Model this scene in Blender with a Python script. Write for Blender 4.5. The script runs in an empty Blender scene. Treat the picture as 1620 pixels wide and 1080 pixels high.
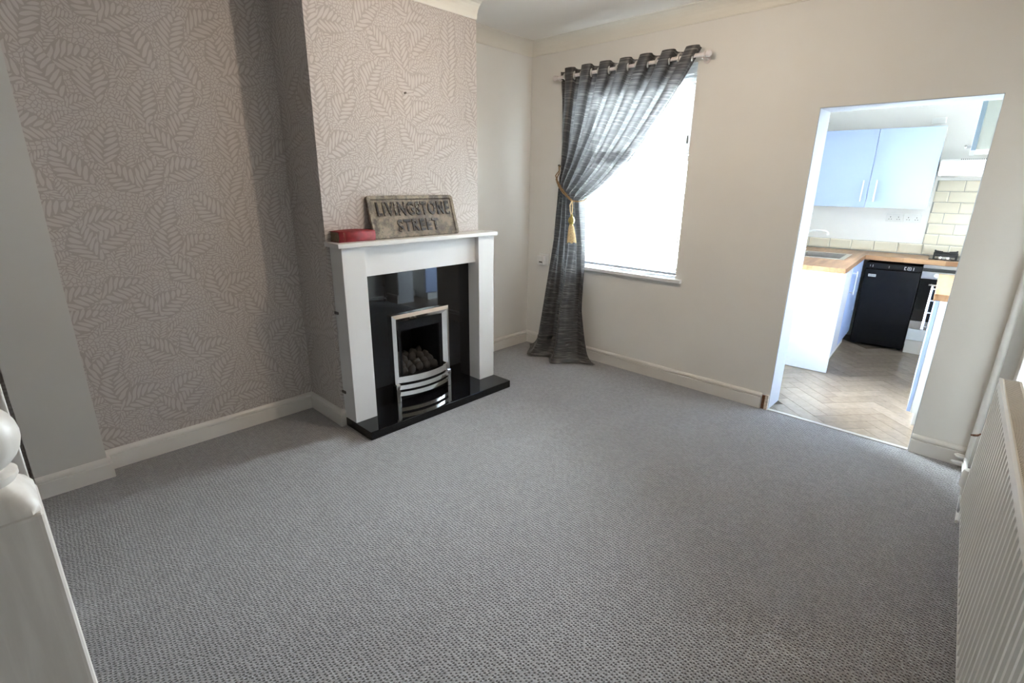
import bpy, bmesh, math, random
from mathutils import Vector, Matrix
random.seed(7)
D = bpy.data
C = bpy.context.scene.collection
PI = math.pi

# ------------------------------------------------------------------ camera
cam_d = D.cameras.new('camera')
cam = D.objects.new('camera', cam_d)
C.objects.link(cam)
cam_d.sensor_width = 36.0
cam_d.lens = 801.229 / 1620 * 36
cam_d.clip_start = 0.02
Rv = Vector((0.72215701, 0.69164633, 0.01070548))
Uv = Vector((-0.21354803, 0.20819445, 0.9544906))
Fv = Vector((-0.6579411, 0.69157822, -0.29804879))
m = Matrix((Rv, Uv, -Fv)).transposed().to_4x4()
m.translation = Vector((3.23221831, -3.60778198, 1.5))
cam.matrix_world = m
bpy.context.scene.camera = cam

# ------------------------------------------------------------------ world, lights, exposure
SKY = 46.0
EXPOSURE = 1.70
LAMP_W = 9.0
KITCHEN_LAMP_W = 9.0
HALL_LAMP_W = 10.0
w = D.worlds.new('overcast_sky')
bpy.context.scene.world = w
w.use_nodes = True
bgn = w.node_tree.nodes['Background']
bgn.inputs['Color'].default_value = (0.86, 0.93, 1.0, 1)
bgn.inputs['Strength'].default_value = SKY
vs = bpy.context.scene.view_settings
vs.view_transform = 'Standard'
vs.look = 'None'
vs.gamma = 1.0
vs.use_curve_mapping = False
vs.exposure = EXPOSURE

TH = math.radians(3.603)      # the kitchen is skewed to the living room
TR = math.radians(3.0)        # so is the party wall on the right
KO = Vector((2.3, 0, 0))
def K(a, b, z=0.0):
    return Vector((KO.x + math.cos(TH) * a - math.sin(TH) * b, KO.y + math.sin(TH) * a + math.cos(TH) * b, z))

def portal(loc, rot, sx, sy, name):
    l = D.lights.new(name, 'AREA')
    l.shape = 'RECTANGLE'
    l.size = sx
    l.size_y = sy
    l.cycles.is_portal = True
    o = D.objects.new(name, l)
    C.objects.link(o)
    o.location = loc
    o.rotation_euler = rot
portal((0.975, 0.21, 1.55), (-PI / 2, 0, 0), 1.05, 1.5, 'window_portal')
portal(K(-0.53, 0.68, 1.185), (0, -PI / 2, TH), 1.58, 0.76, 'back_door_portal')
portal(K(-0.53, 1.62, 1.50), (0, -PI / 2, TH), 0.54, 0.58, 'kitchen_window_portal')

# ------------------------------------------------------------------ materials
def lin(c):
    return tuple(((x / 255) / 12.92 if x / 255 <= 0.04045 else ((x / 255 + 0.055) / 1.055) ** 2.4) for x in c)

def bsdf(mt):
    return mt.node_tree.nodes['Principled BSDF']

def mat(name, rgb, rough=0.5, metal=0.0, spec=0.5, noise=None, bump=None, coat=0.0):
    """rgb is linear albedo; noise=(scale, amount) mottles the colour; bump=(scale, strength, distance)"""
    mt = D.materials.new(name)
    mt.use_nodes = True
    nt = mt.node_tree
    b = bsdf(mt)
    b.inputs['Base Color'].default_value = (*rgb, 1)
    b.inputs['Roughness'].default_value = rough
    b.inputs['Metallic'].default_value = metal
    b.inputs['Specular IOR Level'].default_value = spec
    b.inputs['Coat Weight'].default_value = coat
    tc = nt.nodes.new('ShaderNodeTexCoord')
    if noise:
        n = nt.nodes.new('ShaderNodeTexNoise')
        n.inputs['Scale'].default_value = noise[0]
        n.inputs['Detail'].default_value = 4
        nt.links.new(tc.outputs['Object'], n.inputs['Vector'])
        r = nt.nodes.new('ShaderNodeValToRGB')
        a = noise[1]
        r.color_ramp.elements[0].position = 0.3
        r.color_ramp.elements[1].position = 0.7
        r.color_ramp.elements[0].color = (*[x * (1 - a) for x in rgb], 1)
        r.color_ramp.elements[1].color = (*[min(1, x * (1 + a)) for x in rgb], 1)
        nt.links.new(n.outputs['Fac'], r.inputs['Fac'])
        nt.links.new(r.outputs['Color'], b.inputs['Base Color'])
    if bump:
        n = nt.nodes.new('ShaderNodeTexNoise')
        n.inputs['Scale'].default_value = bump[0]
        n.inputs['Detail'].default_value = 3
        nt.links.new(tc.outputs['Object'], n.inputs['Vector'])
        bn = nt.nodes.new('ShaderNodeBump')
        bn.inputs['Strength'].default_value = bump[1]
        bn.inputs['Distance'].default_value = bump[2]
        nt.links.new(n.outputs['Fac'], bn.inputs['Height'])
        nt.links.new(bn.outputs['Normal'], b.inputs['Normal'])
    return mt

class NT:
    """small maths-node writer"""
    def __init__(s, nt):
        s.nt = nt
    def m(s, op, a, b=0.0, c=0.0):
        n = s.nt.nodes.new('ShaderNodeMath')
        n.operation = op
        for i, v in enumerate((a, b, c)):
            if hasattr(v, 'is_linked') or hasattr(v, 'links'):
                s.nt.links.new(v, n.inputs[i])
            else:
                n.inputs[i].default_value = v
        return n.outputs[0]
    def sep(s, v):
        n = s.nt.nodes.new('ShaderNodeSeparateXYZ')
        s.nt.links.new(v, n.inputs[0])
        return n.outputs
    def comb(s, x, y, z=0.0):
        n = s.nt.nodes.new('ShaderNodeCombineXYZ')
        for i, v in enumerate((x, y, z)):
            if hasattr(v, 'links'):
                s.nt.links.new(v, n.inputs[i])
            else:
                n.inputs[i].default_value = v
        return n.outputs[0]
    def smooth(s, v, lo, hi):
        n = s.nt.nodes.new('ShaderNodeMapRange')
        n.interpolation_type = 'SMOOTHSTEP'
        s.nt.links.new(v, n.inputs[0])
        n.inputs[1].default_value = lo
        n.inputs[2].default_value = hi
        return n.outputs[0]
    def mix(s, f, a, b):
        n = s.nt.nodes.new('ShaderNodeMix')
        n.data_type = 'RGBA'
        if hasattr(f, 'links'):
            s.nt.links.new(f, n.inputs['Factor'])
        else:
            n.inputs['Factor'].default_value = f
        for k, v in (('A', a), ('B', b)):
            sock = [i for i in n.inputs if i.name == k and i.type == 'RGBA'][0]
            if hasattr(v, 'links'):
                s.nt.links.new(v, sock)
            else:
                sock.default_value = (*v, 1)
        return [o for o in n.outputs if o.type == 'RGBA'][0]

def wallpaper_mat():
    mt = D.materials.new('fern_wallpaper')
    mt.use_nodes = True
    nt = mt.node_tree
    t = NT(nt)
    b = bsdf(mt)
    uv = nt.nodes.new('ShaderNodeTexCoord').outputs['UV']
    nz = nt.nodes.new('ShaderNodeTexNoise')
    nz.inputs['Scale'].default_value = 9
    nt.links.new(uv, nz.inputs['Vector'])
    off = nt.nodes.new('ShaderNodeVectorMath')
    off.operation = 'MULTIPLY_ADD'
    nt.links.new(nz.outputs['Color'], off.inputs[0])
    off.inputs[1].default_value = (0.04, 0.04, 0)
    nt.links.new(uv, off.inputs[2])
    base = off.outputs[0]
    def frond(cell, shift, period, Lmax, half):
        sc = nt.nodes.new('ShaderNodeVectorMath')
        sc.operation = 'MULTIPLY_ADD'
        nt.links.new(base, sc.inputs[0])
        sc.inputs[1].default_value = (1 / cell, 1 / cell, 0)
        sc.inputs[2].default_value = (shift, shift * 1.7, 0)
        v = nt.nodes.new('ShaderNodeTexVoronoi')
        v.voronoi_dimensions = '2D'
        v.inputs['Scale'].default_value = 1
        v.inputs['Randomness'].default_value = 0.75
        nt.links.new(sc.outputs[0], v.inputs['Vector'])
        d = nt.nodes.new('ShaderNodeVectorMath')
        d.operation = 'SUBTRACT'
        nt.links.new(sc.outputs[0], d.inputs[0])
        nt.links.new(v.outputs['Position'], d.inputs[1])
        x, y, _ = t.sep(d.outputs[0])
        r, g, _ = t.sep(v.outputs['Color'])
        ang = t.m('ADD', t.m('MULTIPLY', t.m('SUBTRACT', r, 0.5), 2.6), 1.2)
        ca, sa = t.m('COSINE', ang), t.m('SINE', ang)
        s = t.m('ADD', t.m('MULTIPLY', x, ca), t.m('MULTIPLY', y, sa))
        q = t.m('SUBTRACT', t.m('MULTIPLY', y, ca), t.m('MULTIPLY', x, sa))
        q = t.m('ADD', q, t.m('MULTIPLY', t.m('MULTIPLY', s, s), 0.35))
        aq = t.m('ABSOLUTE', q)
        ph = t.m('DIVIDE', t.m('SUBTRACT', s, t.m('MULTIPLY', aq, 0.8)), period)
        ph = t.m('ADD', ph, t.m('MULTIPLY', t.m('GREATER_THAN', q, 0.0), 0.5))
        f = t.m('ABSOLUTE', t.m('SUBTRACT', t.m('FRACT', ph), 0.5))
        sn = t.m('MINIMUM', t.m('DIVIDE', t.m('ABSOLUTE', s), half), 1.0)
        L = t.m('MAXIMUM', t.m('MULTIPLY', t.m('POWER', t.m('SUBTRACT', 1.0, sn), 0.6), Lmax), 0.001)
        tau = t.m('MINIMUM', t.m('DIVIDE', aq, L), 1.0)
        k = t.m('SUBTRACT', t.m('MULTIPLY', tau, 2.0), 1.0)
        wd = t.m('MULTIPLY', t.m('POWER', t.m('MAXIMUM', t.m('SUBTRACT', 1.0, t.m('MULTIPLY', k, k)), 0.0), 0.6), 0.42)
        leaf = t.smooth(t.m('SUBTRACT', wd, f), 0.0, 0.09)
        zone = t.m('LESS_THAN', t.m('DIVIDE', aq, L), 1.08)
        return leaf, zone
    lf1, z1 = frond(0.185, 0.0, 0.15, 0.36, 0.66)
    lf2, z2 = frond(0.10, 3.3, 0.17, 0.36, 0.64)
    def blobs(scale, lo, hi):
        v = nt.nodes.new('ShaderNodeTexVoronoi')
        v.voronoi_dimensions = '2D'
        v.feature = 'DISTANCE_TO_EDGE'
        v.inputs['Scale'].default_value = scale
        v.inputs['Randomness'].default_value = 0.85
        nt.links.new(base, v.inputs['Vector'])
        return t.smooth(v.outputs['Distance'], lo, hi)
    fill = blobs(55, 0.05, 0.16)
    lay2 = t.m('ADD', t.m('MULTIPLY', lf2, z2), t.m('MULTIPLY', fill, t.m('SUBTRACT', 1.0, z2)))
    lay = t.m('ADD', t.m('MULTIPLY', lf1, z1), t.m('MULTIPLY', lay2, t.m('SUBTRACT', 1.0, z1)))
    big = nt.nodes.new('ShaderNodeTexNoise')
    big.inputs['Scale'].default_value = 3
    nt.links.new(uv, big.inputs['Vector'])
    tone = t.mix(big.outputs['Fac'], (0.435, 0.385, 0.36), (0.415, 0.375, 0.36))
    light = t.mix(big.outputs['Fac'], (0.57, 0.525, 0.505), (0.55, 0.515, 0.50))
    colr = t.mix(lay, tone, light)
    nt.links.new(colr, b.inputs['Base Color'])
    b.inputs['Roughness'].default_value = 0.55
    b.inputs['Specular IOR Level'].default_value = 0.35
    bn = nt.nodes.new('ShaderNodeBump')
    bn.inputs['Strength'].default_value = 0.25
    bn.inputs['Distance'].default_value = 0.001
    nt.links.new(lay, bn.inputs['Height'])
    nt.links.new(bn.outputs['Normal'], b.inputs['Normal'])
    return mt

def carpet_mat():
    mt = D.materials.new('grey_loop_carpet')
    mt.use_nodes = True
    nt = mt.node_tree
    t = NT(nt)
    b = bsdf(mt)
    co = nt.nodes.new('ShaderNodeTexCoord').outputs['Object']
    mp = nt.nodes.new('ShaderNodeMapping')
    mp.inputs['Scale'].default_value = (1, 0.8, 1)
    mp.inputs['Rotation'].default_value = (0, 0, 0.05)
    nt.links.new(co, mp.inputs['Vector'])
    v = nt.nodes.new('ShaderNodeTexVoronoi')
    v.voronoi_dimensions = '2D'
    v.inputs['Scale'].default_value = 92
    v.inputs['Randomness'].default_value = 0.42
    nt.links.new(mp.outputs[0], v.inputs['Vector'])
    n = nt.nodes.new('ShaderNodeTexNoise')
    n.inputs['Scale'].default_value = 330
    nt.links.new(co, n.inputs['Vector'])
    n2 = nt.nodes.new('ShaderNodeTexNoise')
    n2.inputs['Scale'].default_value = 1.3
    n2.inputs['Detail'].default_value = 2
    nt.links.new(co, n2.inputs['Vector'])
    loop = t.smooth(v.outputs['Distance'], 0.10, 0.46)
    hue = t.sep(v.outputs['Color'])[0]
    f = t.m('ADD', t.m('MULTIPLY', hue, 0.35), t.m('MULTIPLY', n.outputs['Fac'], 0.65))
    colr = t.mix(f, (0.155, 0.155, 0.159), (0.46, 0.457, 0.475))
    colr = t.mix(t.m('MULTIPLY', t.m('SUBTRACT', 1.0, loop), 0.78), colr, (0.075, 0.075, 0.08))
    colr = t.mix(t.m('MULTIPLY', n2.outputs['Fac'], 0.12), colr, (0.25, 0.25, 0.26))
    nt.links.new(colr, b.inputs['Base Color'])
    b.inputs['Roughness'].default_value = 0.92
    b.inputs['Specular IOR Level'].default_value = 0.15
    b.inputs['Sheen Weight'].default_value = 0.55
    b.inputs['Sheen Roughness'].default_value = 0.4
    bn = nt.nodes.new('ShaderNodeBump')
    bn.inputs['Strength'].default_value = 0.8
    bn.inputs['Distance'].default_value = 0.004
    nt.links.new(loop, bn.inputs['Height'])
    nt.links.new(bn.outputs['Normal'], b.inputs['Normal'])
    return mt

def curtain_mat():
    mt = D.materials.new('slubbed_grey_fabric')
    mt.use_nodes = True
    nt = mt.node_tree
    t = NT(nt)
    uv = nt.nodes.new('ShaderNodeTexCoord').outputs['UV']
    def streak(su, sv, detail=3):
        mp = nt.nodes.new('ShaderNodeMapping')
        mp.inputs['Scale'].default_value = (su, sv, 1)
        nt.links.new(uv, mp.inputs['Vector'])
        n = nt.nodes.new('ShaderNodeTexNoise')
        n.noise_dimensions = '2D'
        n.inputs['Scale'].default_value = 1
        n.inputs['Detail'].default_value = detail
        n.inputs['Roughness'].default_value = 0.6
        nt.links.new(mp.outputs[0], n.inputs['Vector'])
        return n.outputs['Fac']
    a = streak(2.6, 120)
    c = streak(6.0, 380)
    f = t.m('ADD', t.m('MULTIPLY', a, 0.55), t.m('MULTIPLY', c, 0.45))
    r = nt.nodes.new('ShaderNodeValToRGB')
    e = r.color_ramp.elements
    e[0].position = 0.36
    e[0].color = (0.028, 0.028, 0.031, 1)
    e[1].position = 0.72
    e[1].color = (0.40, 0.39, 0.38, 1)
    k = e.new(0.55)
    k.color = (0.078, 0.077, 0.080, 1)
    nt.links.new(f, r.inputs['Fac'])
    b = bsdf(mt)
    b.inputs['Roughness'].default_value = 0.42
    b.inputs['Specular IOR Level'].default_value = 0.5
    b.inputs['Sheen Weight'].default_value = 0.15
    nt.links.new(r.outputs['Color'], b.inputs['Base Color'])
    tr = nt.nodes.new('ShaderNodeBsdfTranslucent')
    nt.links.new(t.mix(0.55, r.outputs['Color'], (0.15, 0.15, 0.155)), tr.inputs['Color'])
    tp = nt.nodes.new('ShaderNodeBsdfTransparent')
    mx = nt.nodes.new('ShaderNodeMixShader')
    mx.inputs[0].default_value = 0.19
    nt.links.new(b.outputs[0], mx.inputs[1])
    nt.links.new(tr.outputs[0], mx.inputs[2])
    mx2 = nt.nodes.new('ShaderNodeMixShader')
    mx2.inputs[0].default_value = 0.004
    nt.links.new(mx.outputs[0], mx2.inputs[1])
    nt.links.new(tp.outputs[0], mx2.inputs[2])
    nt.links.new(mx2.outputs[0], nt.nodes['Material Output'].inputs['Surface'])
    return mt

def glass_mat():
    mt = D.materials.new('clear_glass')
    mt.use_nodes = True
    nt = mt.node_tree
    gl = nt.nodes.new('ShaderNodeBsdfGlossy')
    gl.inputs['Roughness'].default_value = 0.0
    tp = nt.nodes.new('ShaderNodeBsdfTransparent')
    tp.inputs['Color'].default_value = (0.95, 0.98, 0.97, 1)
    fr = nt.nodes.new('ShaderNodeFresnel')
    fr.inputs['IOR'].default_value = 1.45
    mx = nt.nodes.new('ShaderNodeMixShader')
    nt.links.new(fr.outputs[0], mx.inputs[0])
    nt.links.new(tp.outputs[0], mx.inputs[1])
    nt.links.new(gl.outputs[0], mx.inputs[2])
    nt.links.new(mx.outputs[0], nt.nodes['Material Output'].inputs['Surface'])
    return mt

def slat_mat():
    mt = D.materials.new('white_slat_plastic')
    mt.use_nodes = True
    nt = mt.node_tree
    b = bsdf(mt)
    b.inputs['Base Color'].default_value = (0.86, 0.88, 0.90, 1)
    b.inputs['Roughness'].default_value = 0.4
    tr = nt.nodes.new('ShaderNodeBsdfTranslucent')
    tr.inputs['Color'].default_value = (0.85, 0.88, 0.9, 1)
    mx = nt.nodes.new('ShaderNodeMixShader')
    mx.inputs[0].default_value = 0.35
    nt.links.new(b.outputs[0], mx.inputs[1])
    nt.links.new(tr.outputs[0], mx.inputs[2])
    nt.links.new(mx.outputs[0], nt.nodes['Material Output'].inputs['Surface'])
    return mt

def wood_mat(name, c0, c1, axis_scale, rough=0.45, per_object=0.0, staves=None):
    """streaky wood grain; staves=(length, width) breaks the tone into butcher-block staves"""
    mt = D.materials.new(name)
    mt.use_nodes = True
    nt = mt.node_tree
    t = NT(nt)
    b = bsdf(mt)
    co = nt.nodes.new('ShaderNodeTexCoord').outputs['Object']
    oi = nt.nodes.new('ShaderNodeObjectInfo')
    mp = nt.nodes.new('ShaderNodeMapping')
    mp.inputs['Scale'].default_value = axis_scale
    nt.links.new(co, mp.inputs['Vector'])
    ofs = nt.nodes.new('ShaderNodeVectorMath')
    ofs.operation = 'ADD'
    nt.links.new(mp.outputs[0], ofs.inputs[0])
    sc = t.m('MULTIPLY', oi.outputs['Random'], 37.0)
    nt.links.new(t.comb(sc, sc, sc), ofs.inputs[1])
    if name == 'oak_vinyl_plank':
        b.inputs['Coat Weight'].default_value = 0.35
        b.inputs['Coat Roughness'].default_value = 0.22
    n = nt.nodes.new('ShaderNodeTexNoise')
    n.inputs['Scale'].default_value = 1
    n.inputs['Detail'].default_value = 5
    n.inputs['Distortion'].default_value = 0.6
    nt.links.new(ofs.outputs[0], n.inputs['Vector'])
    f = t.smooth(n.outputs['Fac'], 0.3, 0.7)
    if staves:
        br = nt.nodes.new('ShaderNodeTexBrick')
        br.inputs['Scale'].default_value = 1
        br.inputs['Brick Width'].default_value = staves[0]
        br.inputs['Row Height'].default_value = staves[1]
        br.inputs['Mortar Size'].default_value = 0.0006
        br.inputs['Color1'].default_value = (0, 0, 0, 1)
        br.inputs['Color2'].default_value = (1, 1, 1, 1)
        br.inputs['Mortar'].default_value = (0.2, 0.2, 0.2, 1)
        mp2 = nt.nodes.new('ShaderNodeMapping')
        mp2.inputs['Rotation'].default_value = (0, 0, staves[2])
        nt.links.new(co, mp2.inputs['Vector'])
        nt.links.new(mp2.outputs[0], br.inputs['Vector'])
        f = t.m('ADD', t.m('MULTIPLY', f, 0.4), t.m('MULTIPLY', t.sep(br.outputs['Color'])[0], 0.6))
    if per_object:
        f = t.m('ADD', t.m('MULTIPLY', f, 1 - per_object), t.m('MULTIPLY', oi.outputs['Random'], per_object))
    nt.links.new(t.mix(f, c0, c1), b.inputs['Base Color'])
    b.inputs['Roughness'].default_value = rough
    return mt

def stone_mat():
    mt = D.materials.new('weathered_cast_stone')
    mt.use_nodes = True
    nt = mt.node_tree
    t = NT(nt)
    b = bsdf(mt)
    co = nt.nodes.new('ShaderNodeTexCoord').outputs['Object']
    def nz(s, d=5):
        n = nt.nodes.new('ShaderNodeTexNoise')
        n.inputs['Scale'].default_value = s
        n.inputs['Detail'].default_value = d
        n.inputs['Roughness'].default_value = 0.7
        nt.links.new(co, n.inputs['Vector'])
        return n.outputs['Fac']
    a, c, d = nz(14), nz(70), nz(220, 2)
    k = t.mix(t.smooth(a, 0.36, 0.62), (0.085, 0.076, 0.067), (0.27, 0.235, 0.185))
    k = t.mix(t.m('MULTIPLY', t.smooth(c, 0.52, 0.68), 0.75), k, (0.075, 0.07, 0.062))
    k = t.mix(t.m('MULTIPLY', t.smooth(d, 0.60, 0.72), 0.55), k, (0.48, 0.46, 0.41))
    nt.links.new(k, b.inputs['Base Color'])
    b.inputs['Roughness'].default_value = 0.85
    bn = nt.nodes.new('ShaderNodeBump')
    bn.inputs['Strength'].default_value = 0.6
    bn.inputs['Distance'].default_value = 0.002
    nt.links.new(c, bn.inputs['Height'])
    nt.links.new(bn.outputs['Normal'], b.inputs['Normal'])
    return mt

def chipped_mat():
    mt = D.materials.new('chipped_black_paint')
    mt.use_nodes = True
    nt = mt.node_tree
    t = NT(nt)
    b = bsdf(mt)
    co = nt.nodes.new('ShaderNodeTexCoord').outputs['Object']
    n = nt.nodes.new('ShaderNodeTexNoise')
    n.inputs['Scale'].default_value = 75
    n.inputs['Detail'].default_value = 5
    nt.links.new(co, n.inputs['Vector'])
    k = t.mix(t.smooth(n.outputs['Fac'], 0.53, 0.64), (0.018, 0.02, 0.022), (0.24, 0.21, 0.17))
    nt.links.new(k, b.inputs['Base Color'])
    b.inputs['Roughness'].default_value = 0.6
    return mt

def wall_paint(name, rgb):
    return mat(name, rgb, 0.6, spec=0.3, noise=(2.2, 0.02), bump=(160, 0.06, 0.001))

M = dict(
    pier=wall_paint('falloff_toned_pier_paint', (0.60, 0.59, 0.565)),  # wall paint darkened on the pier to imitate light falling off
    dimwall=wall_paint('bounce_cut_hall_paint', (0.20, 0.19, 0.18)),  # hall walls made dark to cut the light they bounce back
    wall=wall_paint('cream_wall_paint', (0.78, 0.765, 0.735)),
    kwall=wall_paint('kitchen_wall_paint', (0.86, 0.85, 0.83)),
    ceil=wall_paint('ceiling_paint', (0.88, 0.86, 0.82)),
    cove=mat('coving_paint', (0.78, 0.755, 0.69), 0.5, noise=(5, 0.02)),
    trim=mat('white_gloss_trim', (0.73, 0.71, 0.68), 0.35, noise=(6, 0.03)),
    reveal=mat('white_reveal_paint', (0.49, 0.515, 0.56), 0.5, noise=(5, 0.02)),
    paper=wallpaper_mat(), carpet=carpet_mat(), curtain=curtain_mat(), glass=glass_mat(), slat=slat_mat(),
    upvc=mat('white_upvc', (0.84, 0.86, 0.88), 0.3, noise=(8, 0.015)),
    mantel=mat('white_mantel_paint', (0.72, 0.715, 0.72), 0.3, noise=(4, 0.015)),
    granite=mat('polished_black_granite', (0.005, 0.005, 0.006), 0.03, spec=0.38, noise=(300, 0.5)),
    chrome=mat('brushed_chrome', (0.92, 0.91, 0.90), 0.10, 1.0, noise=(20, 0.03)),
    steel=mat('stainless_steel', (0.62, 0.60, 0.58), 0.28, 1.0, noise=(30, 0.04)),
    fire=mat('matt_black_firebox', (0.008, 0.008, 0.009), 0.7, spec=0.12, noise=(40, 0.3)),
    coal=mat('grey_ceramic_coal', (0.05, 0.047, 0.046), 0.9, noise=(45, 0.5), bump=(90, 0.8, 0.004)),
    book=mat('worn_red_cloth', (0.20, 0.012, 0.018), 0.7, noise=(25, 0.35), bump=(500, 0.2, 0.0005)),
    page=mat('yellowed_page_edges', (0.23, 0.17, 0.115), 0.8, noise=(120, 0.25)),
    stone=stone_mat(), chip=chipped_mat(),
    rad=mat('cream_radiator_enamel', (0.74, 0.735, 0.71), 0.3, noise=(7, 0.02)),
    radtop=mat('cream_grille_enamel', (0.66, 0.60, 0.51), 0.4, noise=(7, 0.04)),
    pipe=mat('painted_pipe', (0.74, 0.73, 0.71), 0.4, noise=(20, 0.05)),
    rust=mat('rusty_bare_metal', (0.16, 0.07, 0.035), 0.7, noise=(80, 0.5)),
    polepaint=mat('pale_pole_paint', (0.74, 0.70, 0.71), 0.35, noise=(10, 0.03)),
    eyelet=mat('white_chrome_eyelet', (0.82, 0.83, 0.83), 0.2, 0.5, noise=(10, 0.02)),
    rope=mat('gold_rope', (0.26, 0.16, 0.07), 0.6, noise=(160, 0.35), bump=(300, 0.6, 0.002)),
    tassel=mat('cream_gold_tassel', (0.60, 0.455, 0.25), 0.6, noise=(90, 0.25)),
    bead=mat('olive_gold_bead', (0.33, 0.26, 0.07), 0.35, noise=(60, 0.25)),
    plastic=mat('white_plastic', (0.80, 0.80, 0.79), 0.35, noise=(10, 0.01)),
    dark=mat('dark_plastic', (0.03, 0.03, 0.03), 0.5, noise=(20, 0.2)),
    blue=mat('pale_blue_door_foil', (0.36, 0.455, 0.71), 0.35, noise=(5, 0.015)),
    kwhite=mat('white_melamine', (0.74, 0.77, 0.79), 0.35, noise=(5, 0.01)),
    cream=mat('off_white_melamine', (0.72, 0.69, 0.64), 0.4, noise=(5, 0.02)),
    tile=mat('cream_glazed_tile', (0.76, 0.70, 0.575), 0.12, noise=(6, 0.03), coat=0.3),
    grout=mat('grey_grout', (0.33, 0.33, 0.31), 0.9, noise=(60, 0.1)),
    black=mat('gloss_black_appliance', (0.006, 0.006, 0.007), 0.35, spec=0.22, noise=(30, 0.2)),
    bglass=mat('black_oven_glass', (0.006, 0.007, 0.008), 0.05, noise=(30, 0.2)),
    iron=mat('cast_iron', (0.015, 0.015, 0.016), 0.55, noise=(60, 0.3)),
    badge=mat('pale_grey_badge', (0.62, 0.63, 0.62), 0.4, noise=(200, 0.1)),
    worktop=wood_mat('beech_block_worktop', (0.21, 0.10, 0.045), (0.44, 0.265, 0.145), (3, 22, 22), 0.35, staves=(0.30, 0.04, 0.0)),
    worktop2=wood_mat('beech_block_worktop_crosswise', (0.21, 0.10, 0.045), (0.44, 0.265, 0.145), (22, 3, 22), 0.35, staves=(0.30, 0.04, PI / 2)),
    plank=wood_mat('oak_vinyl_plank', (0.145, 0.107, 0.077), (0.29, 0.225, 0.17), (26, 26, 26), 0.30, per_object=0.55),
    strip=mat('threshold_strip_metal', (0.60, 0.58, 0.54), 0.35, 0.6, noise=(30, 0.05)),
    plaster=mat('broken_bare_plaster', (0.62, 0.52, 0.42), 0.9, noise=(60, 0.25), bump=(60, 0.8, 0.004)),
    newel=wood_mat('white_painted_pine', (0.66, 0.63, 0.60), (0.76, 0.735, 0.71), (40, 40, 3), 0.4),
    fence=mat('pale_fence_board', (0.68, 0.69, 0.70), 0.8, noise=(12, 0.1)),
    yard=mat('pale_concrete', (0.62, 0.62, 0.61), 0.9, noise=(3, 0.15)),
    brick=mat('white_painted_render', (0.70, 0.70, 0.69), 0.8, noise=(4, 0.06)),
    cord=mat('white_cord', (0.75, 0.75, 0.75), 0.7, noise=(100, 0.05)),
    nail=mat('dull_metal', (0.12, 0.11, 0.10), 0.5, 0.8, noise=(100, 0.2)),
)
bulb_m = D.materials.new('warm_bulb_glow')
bulb_m.use_nodes = True
bsdf(bulb_m).inputs['Emission Color'].default_value = (1, 0.70, 0.42, 1)
bsdf(bulb_m).inputs['Emission Strength'].default_value = 14

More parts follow.
